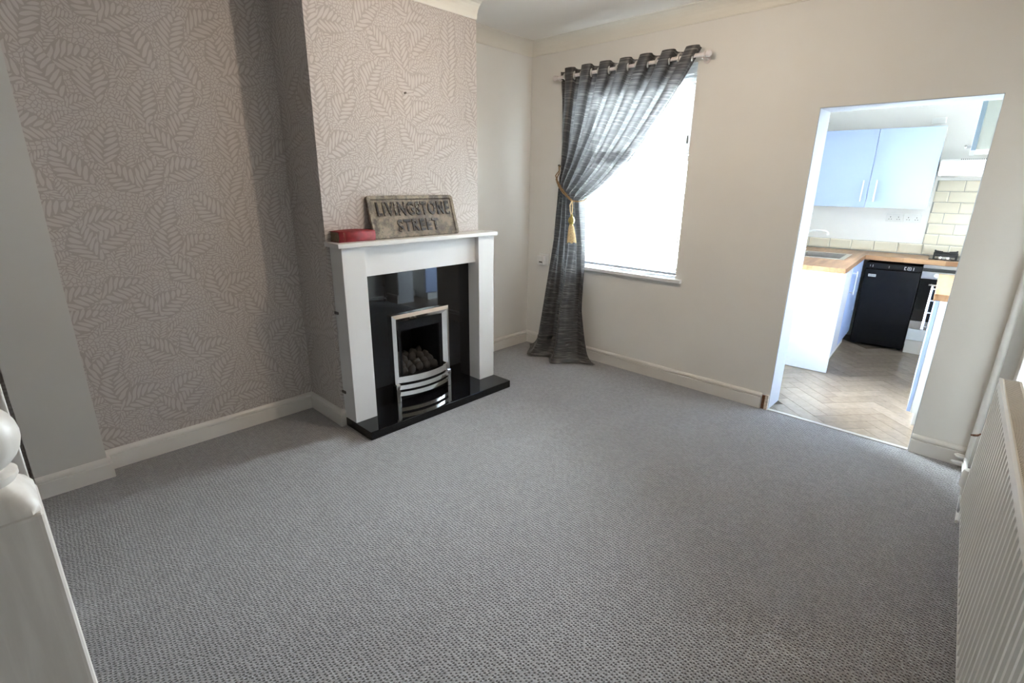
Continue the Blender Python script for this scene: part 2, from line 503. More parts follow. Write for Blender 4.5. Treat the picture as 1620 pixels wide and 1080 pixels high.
# ------------------------------------------------------------------ builders
class G:
    """collects shapes in scene coordinates; org is subtracted so the mesh is local to its thing"""
    def __init__(s, org=(0, 0, 0)):
        s.bm = bmesh.new()
        s.o = Vector(org)
    def box(s, x0, x1, y0, y1, z0, z1, bev=0.0, seg=2):
        r = bmesh.ops.create_cube(s.bm, size=1)
        vs_ = r['verts']
        for v in vs_:
            v.co = Vector((x0 + (v.co.x + .5) * (x1 - x0), y0 + (v.co.y + .5) * (y1 - y0), z0 + (v.co.z + .5) * (z1 - z0))) - s.o
        if bev:
            es = list({e for v in vs_ for e in v.link_edges})
            bmesh.ops.bevel(s.bm, geom=es, offset=bev, segments=seg, affect='EDGES', profile=0.6)
        return s
    def prism(s, pts, vec, bev=0.0):
        """polygon pts (3D) extruded along vec"""
        a = [s.bm.verts.new(Vector(p) - s.o) for p in pts]
        b = [s.bm.verts.new(Vector(p) + Vector(vec) - s.o) for p in pts]
        n = len(pts)
        f = [s.bm.faces.new(a), s.bm.faces.new(b[::-1])]
        for i in range(n):
            f.append(s.bm.faces.new((a[i], b[i], b[(i + 1) % n], a[(i + 1) % n])[::-1]))
        bmesh.ops.recalc_face_normals(s.bm, faces=f)
        if bev:
            es = list({e for q in f for e in q.edges})
            bmesh.ops.bevel(s.bm, geom=es, offset=bev, segments=1, affect='EDGES')
        return s
    def tube(s, path, r, seg=10, cap=True, closed=False):
        path = [Vector(p) for p in path]
        n = len(path)
        rings = []
        rr = r if isinstance(r, (list, tuple)) else [r] * n
        up = None
        for i, p in enumerate(path):
            if closed:
                d = path[(i + 1) % n] - path[i - 1]
            else:
                d = path[min(i + 1, n - 1)] - path[max(i - 1, 0)]
            d.normalize()
            if up is None:
                up = d.orthogonal().normalized()
            else:
                up = (up - d * up.dot(d))
                up = up.normalized() if up.length > 1e-6 else d.orthogonal().normalized()
            sd = d.cross(up)
            rings.append([s.bm.verts.new(p + (up * math.cos(2 * PI * k / seg) + sd * math.sin(2 * PI * k / seg)) * rr[i] - s.o) for k in range(seg)])
        fs = []
        for i in range(n if closed else n - 1):
            A, B = rings[i], rings[(i + 1) % n]
            for k in range(seg):
                fs.append(s.bm.faces.new((A[k], A[(k + 1) % seg], B[(k + 1) % seg], B[k])))
        if cap and not closed:
            fs.append(s.bm.faces.new(rings[0][::-1]))
            fs.append(s.bm.faces.new(rings[-1]))
        bmesh.ops.recalc_face_normals(s.bm, faces=fs)
        return s
    def lathe(s, prof, c, axis='z', seg=24):
        """prof: (radius, height) pairs about point c"""
        c = Vector(c)
        def P(r, h, a):
            x, y = r * math.cos(a), r * math.sin(a)
            v = {'z': (x, y, h), 'x': (h, x, y), 'y': (x, h, y)}[axis]
            return c + Vector(v) - s.o
        rings = []
        for r, h in prof:
            if r < 1e-6:
                rings.append([s.bm.verts.new(P(0, h, 0))])
            else:
                rings.append([s.bm.verts.new(P(r, h, 2 * PI * k / seg)) for k in range(seg)])
        fs = []
        for A, B in zip(rings, rings[1:]):
            for k in range(seg):
                k2 = (k + 1) % seg
                if len(A) == 1 and len(B) == 1:
                    continue
                if len(A) == 1:
                    fs.append(s.bm.faces.new((A[0], B[k], B[k2])))
                elif len(B) == 1:
                    fs.append(s.bm.faces.new((A[k], A[k2], B[0])))
                else:
                    fs.append(s.bm.faces.new((A[k], A[k2], B[k2], B[k])))
        if len(rings[0]) > 1:
            fs.append(s.bm.faces.new(rings[0]))
        if len(rings[-1]) > 1:
            fs.append(s.bm.faces.new(rings[-1]))
        bmesh.ops.recalc_face_normals(s.bm, faces=fs)
        return s
    def grid(s, fn, nu, nv, uvf=None):
        uvl = s.bm.loops.layers.uv.verify()
        V = [[s.bm.verts.new(Vector(fn(i / nu, j / nv)) - s.o) for j in range(nv + 1)] for i in range(nu + 1)]
        for i in range(nu):
            for j in range(nv):
                q = ((i, j), (i + 1, j), (i + 1, j + 1), (i, j + 1))
                f = s.bm.faces.new([V[a][b] for a, b in q])
                f.smooth = True
                if uvf:
                    for l, (a, b) in zip(f.loops, q):
                        l[uvl].uv = uvf(a / nu, b / nv)
        return s
    def wall_uv(s):
        """metric UVs by face direction, for wallpaper"""
        uvl = s.bm.loops.layers.uv.verify()
        for f in s.bm.faces:
            f.normal_update()
            for l in f.loops:
                p = l.vert.co + s.o
                l[uvl].uv = (p.x + p.y if abs(f.normal.z) < .5 else p.x, p.z)
        return s
    def mesh(s, name, m_, smooth=False):
        me = D.meshes.new(name)
        s.bm.to_mesh(me)
        s.bm.free()
        me.materials.append(m_)
        if smooth:
            me.polygons.foreach_set('use_smooth', [True] * len(me.polygons))
            try:
                me.set_sharp_from_angle(angle=math.radians(40))
            except Exception:
                pass
        return me
    def obj(s, name, m_, parent=None, smooth=False):
        o = D.objects.new(name, s.mesh(name, m_, smooth))
        C.objects.link(o)
        if parent is not None:
            o.parent = parent
        elif s.o.length > 0:
            o.location = s.o
        return o

def thing(name, label, cat, loc, rz=0.0, group=None):
    o = D.objects.new(name, None)
    o.empty_display_size = 0.1
    C.objects.link(o)
    o.location = loc
    o.rotation_euler = (0, 0, rz)
    o['label'] = label
    o['category'] = cat
    if group:
        o['group'] = group
    return o
def kthing(name, label, cat, a, b, z=0.0, group=None):
    """a thing of the skewed kitchen; its parts are written in kitchen coordinates with org=(a, b, z)"""
    return thing(name, label, cat, K(a, b, z), TH, group)
def tag(o, label, cat, group=None):
    o['label'] = label
    o['category'] = cat
    if group:
        o['group'] = group
    return o
def struct(o):
    o['kind'] = 'structure'
    return o
def kstruct(g, name, m_):
    """a setting piece written in kitchen coordinates"""
    o = g.obj(name, m_)
    o.location = K(0, 0, 0)
    o.rotation_euler = (0, 0, TH)
    return struct(o)
def inst(name, me, parent, loc=(0, 0, 0), rot=(0, 0, 0), scale=(1, 1, 1)):
    o = D.objects.new(name, me)
    C.objects.link(o)
    o.parent = parent
    o.location = loc
    o.rotation_euler = rot
    o.scale = scale
    return o

# ------------------------------------------------------------------ room shell
XB, YB1, YB2 = 0.410, 2.212, 1.020        # chimney breast
XP, YP, YPE = 0.094, 3.369, 3.650         # pier on the left wall
ZC = 2.624
WX0, WX1, WZ0, WZ1 = 0.45, 1.498, 0.821, 2.290
DX0, DX1, DZ = 2.285, 3.088, 1.945
WT = 0.224
YBK = -6.2
def RW(y):                                 # x of the skewed right wall
    return 3.425 - y * math.tan(TR)

fl = struct(G().prism([(-.3, 0, -.12), (RW(0) + .3, 0, -.12), (RW(YBK) + .3, YBK - .2, -.12), (-.3, YBK - .2, -.12)], (0, 0, .12)).obj('floor', M['carpet']))
struct(G().prism([(-.3, WT, ZC), (RW(0) + .3, WT, ZC), (RW(YBK) + .3, YBK - .2, ZC), (-.3, YBK - .2, ZC)], (0, 0, .12)).obj('ceiling', M['ceil']))
# left wall: papered alcove, papered chimney breast, plain far alcove, plain pier
struct(G().box(-.2, 0, -YPE - .02, -YB1 + .1, 0, ZC).wall_uv().obj('wall_alcove', M['paper']))
br = G()
OY0, OY1, OZ = -1.80, -1.40, 0.64          # fire opening through the breast
br.box(0, XB, -YB1, OY0, 0, ZC).box(0, XB, OY1, -YB2, 0, ZC).box(0, XB, OY0, OY1, OZ, ZC)
struct(br.wall_uv().obj('wall_chimney_breast', M['paper']))
struct(G().box(-.2, 0, -YB1 + .1, WT, 0, ZC).obj('wall_left', M['wall']))
struct(G().box(0, XP, -YPE, -YP, 0, ZC).obj('wall_pier', M['pier']))
struct(G().box(-.2, 0, YBK, -YPE - .02, 0, ZC).obj('wall_left.001', M['dimwall']))
# window wall
g = G()
g.box(-.2, WX0, 0, WT, 0, ZC).box(WX0, WX1, 0, WT, 0, WZ0 - .025).box(WX0, WX1, 0, WT, WZ1, ZC)
g.box(WX1, DX0, 0, WT, 0, ZC).box(DX0, DX1, 0, WT, DZ, ZC).box(DX1, RW(0) + .25, 0, WT, 0, ZC)
struct(g.obj('wall_far', M['wall']))
# painted reveals of the doorway (thin plaster skins)
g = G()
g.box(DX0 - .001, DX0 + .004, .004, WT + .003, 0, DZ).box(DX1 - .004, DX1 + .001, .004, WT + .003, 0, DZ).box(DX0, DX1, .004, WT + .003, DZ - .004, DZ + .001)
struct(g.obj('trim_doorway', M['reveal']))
struct(G().prism([(RW(.3), .3, 0), (RW(.3) + .2, .3, 0), (RW(YBK) + .2, YBK, 0), (RW(YBK), YBK, 0)], (0, 0, ZC)).obj('wall_right', M['wall']))
struct(G().box(-.2, RW(YBK) + .3, YBK - .2, YBK, 0, ZC).obj('wall_near', M['dimwall']))

# coving: quarter-hollow profile swept along straight runs
def coving(p0, p1, nrm, name, ext0=0.0, ext1=0.0):
    p0, p1, nrm = Vector(p0), Vector(p1), Vector(nrm)
    d = (p1 - p0).normalized()
    h, w_ = 0.10, 0.085
    prof = [(0, -h), (0.006, -h)]
    for k in range(7):
        a = k / 6 * PI / 2
        prof.append((0.010 + (w_ - .016) * (1 - math.cos(a)), -h + .008 + (h - .014) * math.sin(a)))
    prof += [(w_, -.004), (w_, 0), (0, 0)]
    pts = [p0 - d * ext0 + nrm * a + Vector((0, 0, ZC + b)) for a, b in prof]
    struct(G().prism(pts, (p1 - p0) + d * (ext0 + ext1)).obj(name, M['cove']))
coving((XB, -YB1, 0), (XB, -YB2, 0), (1, 0, 0), 'trim_coving_breast', .0, .0)
coving((0, -YB2, 0), (0, 0, 0), (1, 0, 0), 'trim_coving_left')
coving((0, 0, 0), (RW(0), 0, 0), (0, -1, 0), 'trim_coving_far')
coving((0, -YP, 0), (0, -YB1, 0), (1, 0, 0), 'trim_coving_alcove')
coving((RW(0), 0, 0), (RW(YBK), YBK, 0), (-1, -math.tan(TR), 0), 'trim_coving_right')

# skirting: moulded profile along runs, mitred by extending
SK = [(0, 0), (.018, 0), (.018, .079), (.0105, .0825), (.0105, .087), (.018, .0905), (.016, .100), (.010, .108), (.004, .112), (0, .112)]
def skirting(p0, p1, nrm, name, e0=0.0, e1=0.0):
    p0, p1, nrm = Vector(p0), Vector(p1), Vector(nrm)
    d = (p1 - p0).normalized()
    g = G()
    # mitred ends: shift each profile point along the run by e * thickness
    a = [g.bm.verts.new(p0 - d * (e0 * t) + nrm * t + Vector((0, 0, h))) for t, h in SK]
    b = [g.bm.verts.new(p1 + d * (e1 * t) + nrm * t + Vector((0, 0, h))) for t, h in SK]
    n = len(SK)
    fs = [g.bm.faces.new(a), g.bm.faces.new(b[::-1])]
    for i in range(n):
        fs.append(g.bm.faces.new((a[i], a[(i + 1) % n], b[(i + 1) % n], b[i])))
    bmesh.ops.recalc_face_normals(g.bm, faces=fs)
    return struct(g.obj(name, M['trim']))
skirting((0, -YP, 0), (0, -YB1, 0), (1, 0, 0), 'baseboard_alcove', -1, -1)
skirting((0, -YB1, 0), (XB, -YB1, 0), (0, -1, 0), 'baseboard_breast_side', -1, 1)
skirting((XB, -YB1, 0), (XB, -2.186, 0), (1, 0, 0), 'baseboard_breast', 1, 0)
skirting((XP, -YPE, 0), (XP, -YP, 0), (1, 0, 0), 'baseboard_pier', 0, 1)
skirting((0, -YP, 0), (XP, -YP, 0), (0, 1, 0), 'baseboard_pier_side', -1, 1)
skirting((0, -YB2, 0), (0, 0, 0), (1, 0, 0), 'baseboard_left', 0, -1)
skirting((0, 0, 0), (2.238, 0, 0), (0, -1, 0), 'baseboard_far', -1, 0)
skirting((DX1, 0, 0), (3.335, 0, 0), (0, -1, 0), 'baseboard_far.001', 0, 0)
# raw gap where the skirting has been cut short of the doorway
g = G().box(2.242, 2.262, -.010, -.0005, 0, .100, .002)
struct(g.obj('trim_broken_plaster', M['rust']))
g = G()
g.prism([(2.260, -.0005, 0), (2.285, -.0005, 0), (2.285, -.014, 0), (2.272, -.017, 0), (2.262, -.011, 0)], (0, 0, .108))
struct(g.obj('trim_bare_plaster', M['plaster']))
# metal threshold strip at the carpet edge
th = struct(G().box(DX0 + .004, DX1 - .004, -.012, .018, 0, .006, .002).obj('trim_threshold', M['strip']))

# white door lining beyond the newel post, far left
struct(G().box(1.06, 1.16, -3.95, -3.647, 0, 2.02, .003).obj('trim_hall_lining', M['trim']))

# ------------------------------------------------------------------ window, sill, blind
win = struct(thing('window_1', '', '', (0, 0, 0)))
del win['label'], win['category']
g = G()
fy0, fy1 = .13, .19
g.box(WX0, WX0 + .06, fy0, fy1, WZ0, WZ1, .004).box(WX1 - .06, WX1, fy0, fy1, WZ0, WZ1, .004)
g.box(WX0 + .06, WX1 - .06, fy0, fy1, WZ0, WZ0 + .06, .004).box(WX0 + .06, WX1 - .06, fy0, fy1, WZ1 - .06, WZ1, .004)
g.obj('window_frame', M['upvc'], win)
G().box(WX0 + .06, WX1 - .06, fy0 - .004, fy1, 1.668, 1.708, .004).obj('transom', M['upvc'], win)
G().box(WX0 + .055, WX1 - .055, .158, .162, WZ0 + .055, 1.672).obj('pane', M['glass'], win)
sash = G().box(WX0 + .06, WX0 + .10, .125, .18, 1.715, WZ1 - .06, .004).box(WX1 - .10, WX1 - .06, .125, .18, 1.715, WZ1 - .06, .004)
sash.box(WX0 + .10, WX1 - .10, .125, .18, 1.715, 1.755, .004).box(WX0 + .10, WX1 - .10, .125, .18, WZ1 - .10, WZ1 - .06, .004)
so = sash.obj('fanlight_sash', M['upvc'], win)
G().box(WX0 + .095, WX1 - .095, .150, .154, 1.75, WZ1 - .095).obj('pane', M['glass'], so)
struct(G().box(.395, 1.552, -.034, .13, WZ0 - .026, WZ0, .004).obj('trim_window_sill', M['upvc']))

bl = thing('venetian_blind', 'white venetian blind with open slats hanging in the bright window', 'blind', (.965, .075, WZ0))
bo = Vector((.965, .075, WZ0))
bx0, bx1 = WX0 + .008, WX1 - .010
G(bo).box(bx0, bx1, .055, .095, 2.235, 2.275, .003).obj('head_rail', M['upvc'], bl)
G(bo).box(bx0, bx1, .060, .090, .834, .855, .003).obj('bottom_rail', mat('blue_white_rail', (.40, .45, .56), .4, noise=(8, .02)), bl)
sg = G()
sw = .0125
sp = [(-sw, -.0006), (-sw * .5, .0012), (0, .0018), (sw * .5, .0012), (sw, -.0006)]
sg.grid(lambda u, v: (bx0 - .965 + u * (bx1 - bx0), sp[int(round(v * 4))][0], sp[int(round(v * 4))][1]), 1, 4)
sm = sg.mesh('slat', M['slat'])
k = 0
z = .870
while z < 2.225:
    inst('slat', sm, bl, (0, 0, z - WZ0), (math.radians(2), 0, 0))
    z += .0235
for x in (.62, 1.0, 1.37):
    G(bo).tube([(x, .0615, .845), (x, .0615, 2.24)], .0009, 5).obj('ladder_cord', M['cord'], bl)
    G(bo).tube([(x, .0885, .845), (x, .0885, 2.24)], .0009, 5).obj('ladder_cord', M['cord'], bl)
    G(bo).box(x - .012, x + .012, .060, .090, .832, .838, .001).obj('rail_button', M['polepaint'], bl)
pc = G(bo).tube([(1.455, .048, 2.24), (1.456, .047, 1.95), (1.455, .047, 1.83)], .0014, 6).obj('pull_cord', M['cord'], bl)
G(bo).lathe([(.0015, 1.84), (.005, 1.83), (.007, 1.795), (.006, 1.785), (0, 1.784)], (1.455, .047, 0), seg=10).obj('cord_toggle', M['nail'], pc)
pc = G(bo).tube([(1.462, .048, 2.24), (1.463, .047, 1.6), (1.462, .047, 1.13)], .0014, 6).obj('pull_cord', M['cord'], bl)
G(bo).lathe([(.0015, 1.14), (.005, 1.13), (.007, 1.095), (.006, 1.085), (0, 1.084)], (1.462, .047, 0), seg=10).obj('cord_toggle', M['plastic'], pc)

# the yard seen through the blind
struct(G().box(-6, 1.62, WT, 7, -.25, -.05).obj('floor_yard', M['yard']))
fn = thing('yard_fence', 'pale vertical board fence across the yard behind the blind', 'fence', (-.6, 2.6, -.05))
fo = Vector((-.6, 2.6, -.05))
for z in (.25, 1.35):
    G(fo).box(-3.2, 1.60, 2.62, 2.66, z, z + .07).obj('rail', M['fence'], fn)
x = -3.2
bg = G().box(0, .105, -.011, .011, 0, 1.72, .004)
bmsh = bg.mesh('board', M['fence'])
while x < 1.45:
    inst('board', bmsh, fn, (x + .6, 0, .0), (0, 0, 0))
    x += .118

# ------------------------------------------------------------------ curtain, pole, tieback
RZ, RY = 2.312, -.09
cp = thing('curtain_pole', 'pale curtain pole with ball finials fixed above the window', 'curtain pole', (.975, RY, RZ))
po = Vector((.975, RY, RZ))
G(po).tube([(.365, RY, RZ), (1.575, RY, RZ)], .0125, 16).obj('pole', M['polepaint'], cp, True)
for x, s in ((.365, -1), (1.575, 1)):
    pr = [(.0125, 0), (.017, .002), (.017, .008), (.011, .012)]
    for k in range(9):
        a = -PI / 2 + .5 + k / 8 * (PI - .5)
        pr.append((max(0, .021 * math.cos(a)), .032 + .021 * math.sin(a)))
    pr = [(r, h * s) for r, h in pr]
    G(po).lathe(pr, (x, RY, RZ), 'x', 18).obj('finial', M['polepaint'], cp, True)
for x in (.375, 1.560):
    G(po).tube([(x, RY, RZ - .016), (x, -.03, RZ - .016), (x, 0, RZ - .016)], [.007, .007, .007], 10).tube([(x, -.006, RZ - .016), (x, 0, RZ - .016)], .024, 16).obj('bracket', M['polepaint'], cp, True)

NW = 7.0
def lerp(a, b, t):
    return a + (b - a) * t
def sstep(t):
    t = max(0, min(1, t))
    return t * t * (3 - 2 * t)
TJ = 0.52        # share of the cloth length above the tie
def curtain_pt(u, t):
    ph = 2 * PI * NW * u + .25 * PI
    T = Vector((.386 + 1.175 * u, 0, 2.368))
    Bp = Vector((.447 + .235 * u, 0, 1.600 - .235 * u - .02 * math.sin(PI * u)))
    Cc = Vector((.425 + .715 * u, 0, 2.02 - .42 * u))
    if t < TJ:
        s = t / TJ
        # first stretch hangs straight down from the pole
        p = T * (1 - s) ** 2 + Cc * 2 * s * (1 - s) + Bp * s * s
        A = lerp(.043, .030, sstep(s)) * (1 - .25 * math.sin(PI * s))
        yc = lerp(RY, -.105 - .045 * math.sin(PI * u), s ** 1.6)
        sec = .010 * math.sin(2 * ph + 1.1) * sstep(s * 2) + .006 * math.sin(5 * PI * u + 6 * s)
        x, y, z = p.x, yc + A * math.sin(ph) + sec, p.z
        x -= lerp(.020, .006, s) * math.sin(2 * ph) - .004 * math.sin(ph * .55) * s
        # a slight slump of the heading between the eyelets
        z -= .010 * (1 - s) ** 6 * (math.sin(ph) > 0) * abs(math.sin(ph)) if s < .3 else 0
    else:
        s = (t - TJ) / (1 - TJ)
        xD = .190 + .640 * u
        k = s ** 1.25
        kx = lerp(k, 1 - (1 - s) ** 3 if s < 1 else 1, .0)
        x = lerp(Bp.x, xD, lerp(k, s ** 2.2, u) if u > .5 else k)
        # the released bunch bellies out just under the tie on the window side
        x += .035 * math.sin(PI * min(1, s * 1.5)) * sstep((u - .35) / .5)
        z = lerp(Bp.z, 0.012, s)
        yb = -.075 - .165 * math.sin(PI * (.10 + .82 * u)) ** 1.1
        yc = lerp(-.105 - .045 * math.sin(PI * u), yb, s ** 1.4)
        A = lerp(.030, .055, sstep(s * 1.3))
        wob = math.sin(2 * PI * 2.2 * u + .8)
        y = yc + lerp(A * math.sin(ph), .75 * A * math.sin(ph * .36 + .9) + .5 * A * wob, sstep(s * 1.6)) + .009 * math.sin(2 * ph + 1.1) * (1 - s)
        y += .012 * math.sin(7 * PI * u + 4 * s) * s
        # spill on the carpet
        if s > .90:
            q = (s - .90) / .10
            x += (u - .5) * .16 * q * q
            y -= .075 * q * q * math.sin(PI * min(1, max(0, u))) ** .5
            z = lerp(Bp.z, .012, .90) * (1 - q) ** 1.8 + .010 + .010 * (1 + math.sin(11 * u * PI)) * (1 - q)
        z = max(z, .006)
    lim = -.045 if z < .90 else (-.030 if z < 2.29 else -.012)
    if y > lim:
        y = lim - .004 * math.tanh((y - lim) / .02)
    return Vector((x, y, z))
NU, NV = 420, 170
cols = [[curtain_pt(i / NU, j / NV) for j in range(NV + 1)] for i in range(NU + 1)]
cum = []
for c in cols:
    L = [0.0]
    for a, b in zip(c, c[1:]):
        L.append(L[-1] + (b - a).length)
    cum.append(L)
# the weave runs straight across the folds: one even thread length above the tie, levelling out to the hem below it
JT = int(round(TJ * NV))
up_mean = sum(L[JT] for L in cum) / len(cum)
for i, L in enumerate(cum):
    zb = cols[i][JT].z
    up = L[JT]
    cum[i] = [v / up * up_mean if j <= JT else up_mean + (zb - cols[i][j].z) / zb * 1.5 for j, v in enumerate(L)]
cur = thing('curtain', 'dark grey streaked eyelet curtain swept aside and pooling on the carpet', 'curtain', (.5, RY, 0))
co_ = Vector((.5, RY, 0))
g = G(co_)
g.grid(lambda u, v: cols[int(round(u * NU))][int(round(v * NV))], NU, NV,
       lambda u, v: (u * 1.9, cum[int(round(u * NU))][int(round(v * NV))]))
g.obj('cloth', M['curtain'], cur, False)
em = G().tube([(0, .024 * math.cos(2 * PI * k / 20), .024 * math.sin(2 * PI * k / 20)) for k in range(20)], .0072, 8, closed=True)
eme = em.mesh('eyelet', M['eyelet'], True)
for k in range(14):
    # where the cloth crosses the pole: sin(phase) = 0
    u = (k + .75) / (2 * NW)
    if u > 1:
        break
    p = curtain_pt(u, .03)
    inst('eyelet', eme, cur, Vector((p.x, RY, RZ)) - co_, (0, 0, math.radians(22 if k % 2 else -22)))

# tieback: two twisted gold cords from a wall hook round the bunch, with a tassel
hk = G((.366, 0, 1.648)).lathe([(.012, 0), (.012, -.004), (.004, -.006), (.004, -.03), (.009, -.034), (.009, -.042), (0, -.044)], (.366, 0, 1.648), 'y', 12).obj('tieback_hook', M['nail'], None, True)
tag(hk, 'small dark hook on the wall left of the curtain holding the gold cord', 'hook')
tb = thing('curtain_tieback', 'gold rope tieback with tassel pulled tight round the grey curtain', 'tieback', (.672, -.235, 1.36))
to = Vector((.672, -.235, 1.36))
def strand(phs, pts, r, rr):
    path = []
    n = 60
    for i in range(n + 1):
        f = i / n * (len(pts) - 1)
        k = min(int(f), len(pts) - 2)
        p = Vector(pts[k]).lerp(Vector(pts[k + 1]), f - k)
        a = phs + i * .55
        path.append(p + Vector((math.cos(a) * .55, math.sin(a) * .5, math.sin(a) * .55)) * rr)
    return path
fr = [(.366, -.036, 1.645), (.40, -.075, 1.606), (.44, -.17, 1.565), (.50, -.212, 1.512), (.56, -.235, 1.462), (.62, -.238, 1.412), (.668, -.232, 1.372)]
g = G(to)
for kk in (0, PI):
    g.tube(strand(kk, fr, 0, .004), .0042, 7)
# second, lower pass and the short return behind the bunch
fr2 = [(.366, -.037, 1.637), (.405, -.08, 1.585), (.45, -.175, 1.535), (.51, -.215, 1.482), (.57, -.236, 1.436), (.625, -.238, 1.398), (.668, -.232, 1.368)]
for kk in (0, PI):
    g.tube(strand(kk, fr2, 0, .004), .0042, 7)
bk = [(.668, -.232, 1.370), (.705, -.195, 1.365), (.718, -.13, 1.375), (.70, -.07, 1.40), (.60, -.035, 1.47), (.48, -.022, 1.57), (.372, -.030, 1.642)]
for kk in (0, PI):
    g.tube(strand(kk, bk, 0, .004), .0042, 7)
g.obj('cord', M['rope'], tb, True)
g = G(to)
for s in (-1, 1):
    g.tube([(.672, -.236, 1.372), (.672 + s * .012, -.246, 1.335), (.676 + s * .010, -.248, 1.29), (.680, -.246, 1.258)], .0045, 7)
g.obj('tassel_loop', M['tassel'], tb, True)
g = G(to).lathe([(0, 1.268), (.010, 1.266), (.012, 1.256), (.009, 1.250), (.020, 1.244), (.027, 1.228), (.028, 1.214), (.022, 1.198), (.013, 1.190), (.016, 1.184), (.016, 1.178), (0, 1.176)], (.681, -.246, 0), seg=18)
g.obj('tassel_bead', M['bead'], tb, True)
g = G(to)
def tas(u, v):
    a = 2 * PI * u
    r = (.014 + .022 * (v ** .6)) * (1 + .07 * math.cos(a * 19))
    return (.681 + .012 * v + r * math.cos(a), -.246 + r * math.sin(a), 1.184 - v * (.138 + .006 * math.sin(a * 5)))
g.grid(tas, 114, 8)
g.prism([(.693 + .030 * math.cos(2 * PI * k / 16), -.246 + .030 * math.sin(2 * PI * k / 16), 1.060) for k in range(16)], (0, 0, -.004))
g.obj('tassel_skirt', M['tassel'], tb, True)

# thermostat-like socket on the wall left of the curtain
ws = thing('wall_socket', 'small white box with a dark slot on the wall left of the curtain', 'socket', (.18, 0, .83))
wo = Vector((.18, 0, .83))
G(wo).box(.145, .262, -.010, 0, .778, .890, .003).obj('back_plate', M['plastic'], ws)
G(wo).box(.150, .228, -.046, -.010, .786, .868, .006).obj('front_box', M['plastic'], ws)
G(wo).box(.178, .214, -.0475, -.045, .806, .816).obj('slot', M['dark'], ws)

# ------------------------------------------------------------------ fireplace
fs_o = Vector((.43, -1.6, 0))
fp = thing('fire_surround', 'white painted fire surround with square legs and mantel shelf', 'fireplace', fs_o)
HH = .054
LX = .548
for y0, y1 in ((-2.192, -2.042), (-1.142, -.994)):
    G(fs_o).box(XB + .002, LX, y0, y1, HH, 1.140, .002).obj('leg', M['mantel'], fp)
G(fs_o).box(XB + .002, .515, -2.042, -1.142, .955, 1.140, .002).obj('frieze', M['mantel'], fp)
G(fs_o).box(XB + .002, .575, -2.222, -.978, 1.140, 1.166, .003).obj('mantel_shelf', M['mantel'], fp)
he = tag(G((.567, -1.59, 0)).box(XB + .002, .724, -2.196, -.988, 0, HH, .003).obj('hearth', M['granite']), 'polished black granite hearth slab lying on the grey carpet', 'hearth')
bp = G((.43, -1.59, HH))
by0, by1 = -2.041, -1.143
fy_0, fy_1, fz_ = -1.782, -1.418, .640
bp.box(XB + .002, .436, by0, fy_0, HH, .954).box(XB + .002, .436, fy_1, by1, HH, .954).box(XB + .002, .436, fy_0, fy_1, fz_, .954)
tag(bp.obj('back_panel', M['granite']), 'glossy black granite back panel between the white legs and gas fire', 'panel')

fo_ = Vector((.45, -1.6, HH))
gf = thing('gas_fire', 'inset gas fire with chrome trim and grey coals', 'fire', fo_)
# chrome frame: mitred bevelled bars
TY0, TY1, TZ0, TZ1, TW = -1.838, -1.364, HH, .664, .052
def frame_bar(o1, o2, i1, i2):
    """mitred bar between outer edge o1-o2 and inner edge i1-i2 (y, z); rises to a ridge then falls to the inside"""
    g = G(fo_)
    x0, xo, xi = .437, .462, .474
    P = [(x0, *o1), (x0, *o2), (xo, *o1), (xo, *o2), (xi, *[a + (b - a) * .45 for a, b in zip(o1, i1)]), (xi, *[a + (b - a) * .45 for a, b in zip(o2, i2)]),
         (.452, *i1), (.452, *i2), (x0, *i1), (x0, *i2)]
    v = [g.bm.verts.new(Vector(p) - fo_) for p in P]
    fs = [g.bm.faces.new([v[i] for i in q]) for q in ((0, 1, 3, 2), (2, 3, 5, 4), (4, 5, 7, 6), (6, 7, 9, 8), (8, 9, 1, 0), (0, 2, 4, 6, 8), (1, 9, 7, 5, 3))]
    bmesh.ops.recalc_face_normals(g.bm, faces=fs)
    return g.obj('trim_bar', M['chrome'], gf)
frame_bar((TY0, TZ1), (TY1, TZ1), (TY0 + TW, TZ1 - TW), (TY1 - TW, TZ1 - TW))
frame_bar((TY0, .17), (TY0, TZ1), (TY0 + TW, .17), (TY0 + TW, TZ1 - TW))
frame_bar((TY1, TZ1), (TY1, .17), (TY1 - TW, TZ1 - TW), (TY1 - TW, .17))
# firebox interior
fb = G(fo_)
bx_ = .16
fb.box(bx_ - .01, bx_, fy_0, fy_1, .06, fz_)                        # back
fb.prism([(bx_, fy_0, .06), (.437, fy_0, .06), (.437, fy_0 + .01, .06), (bx_, fy_0 + .06, .06)], (0, 0, fz_ - .06))
fb.prism([(bx_, fy_1, .06), (.437, fy_1, .06), (.437, fy_1 - .01, .06), (bx_, fy_1 - .06, .06)], (0, 0, fz_ - .06))
fb.box(bx_, .437, fy_0, fy_1, fz_ - .01, fz_).box(bx_, .437, fy_0, fy_1, .06, .075)
fb.obj('firebox', M['fire'], gf)
ib = G(fo_)                                                         # black inner surround
ib.box(.425, .445, TY0 + TW, TY1 - TW, .545, TZ1 - TW).box(.425, .445, TY0 + TW, TY0 + TW + .025, .10, .545).box(.425, .445, TY1 - TW - .025, TY1 - TW, .10, .545)
ib.obj('inner_frame', M['fire'], gf)
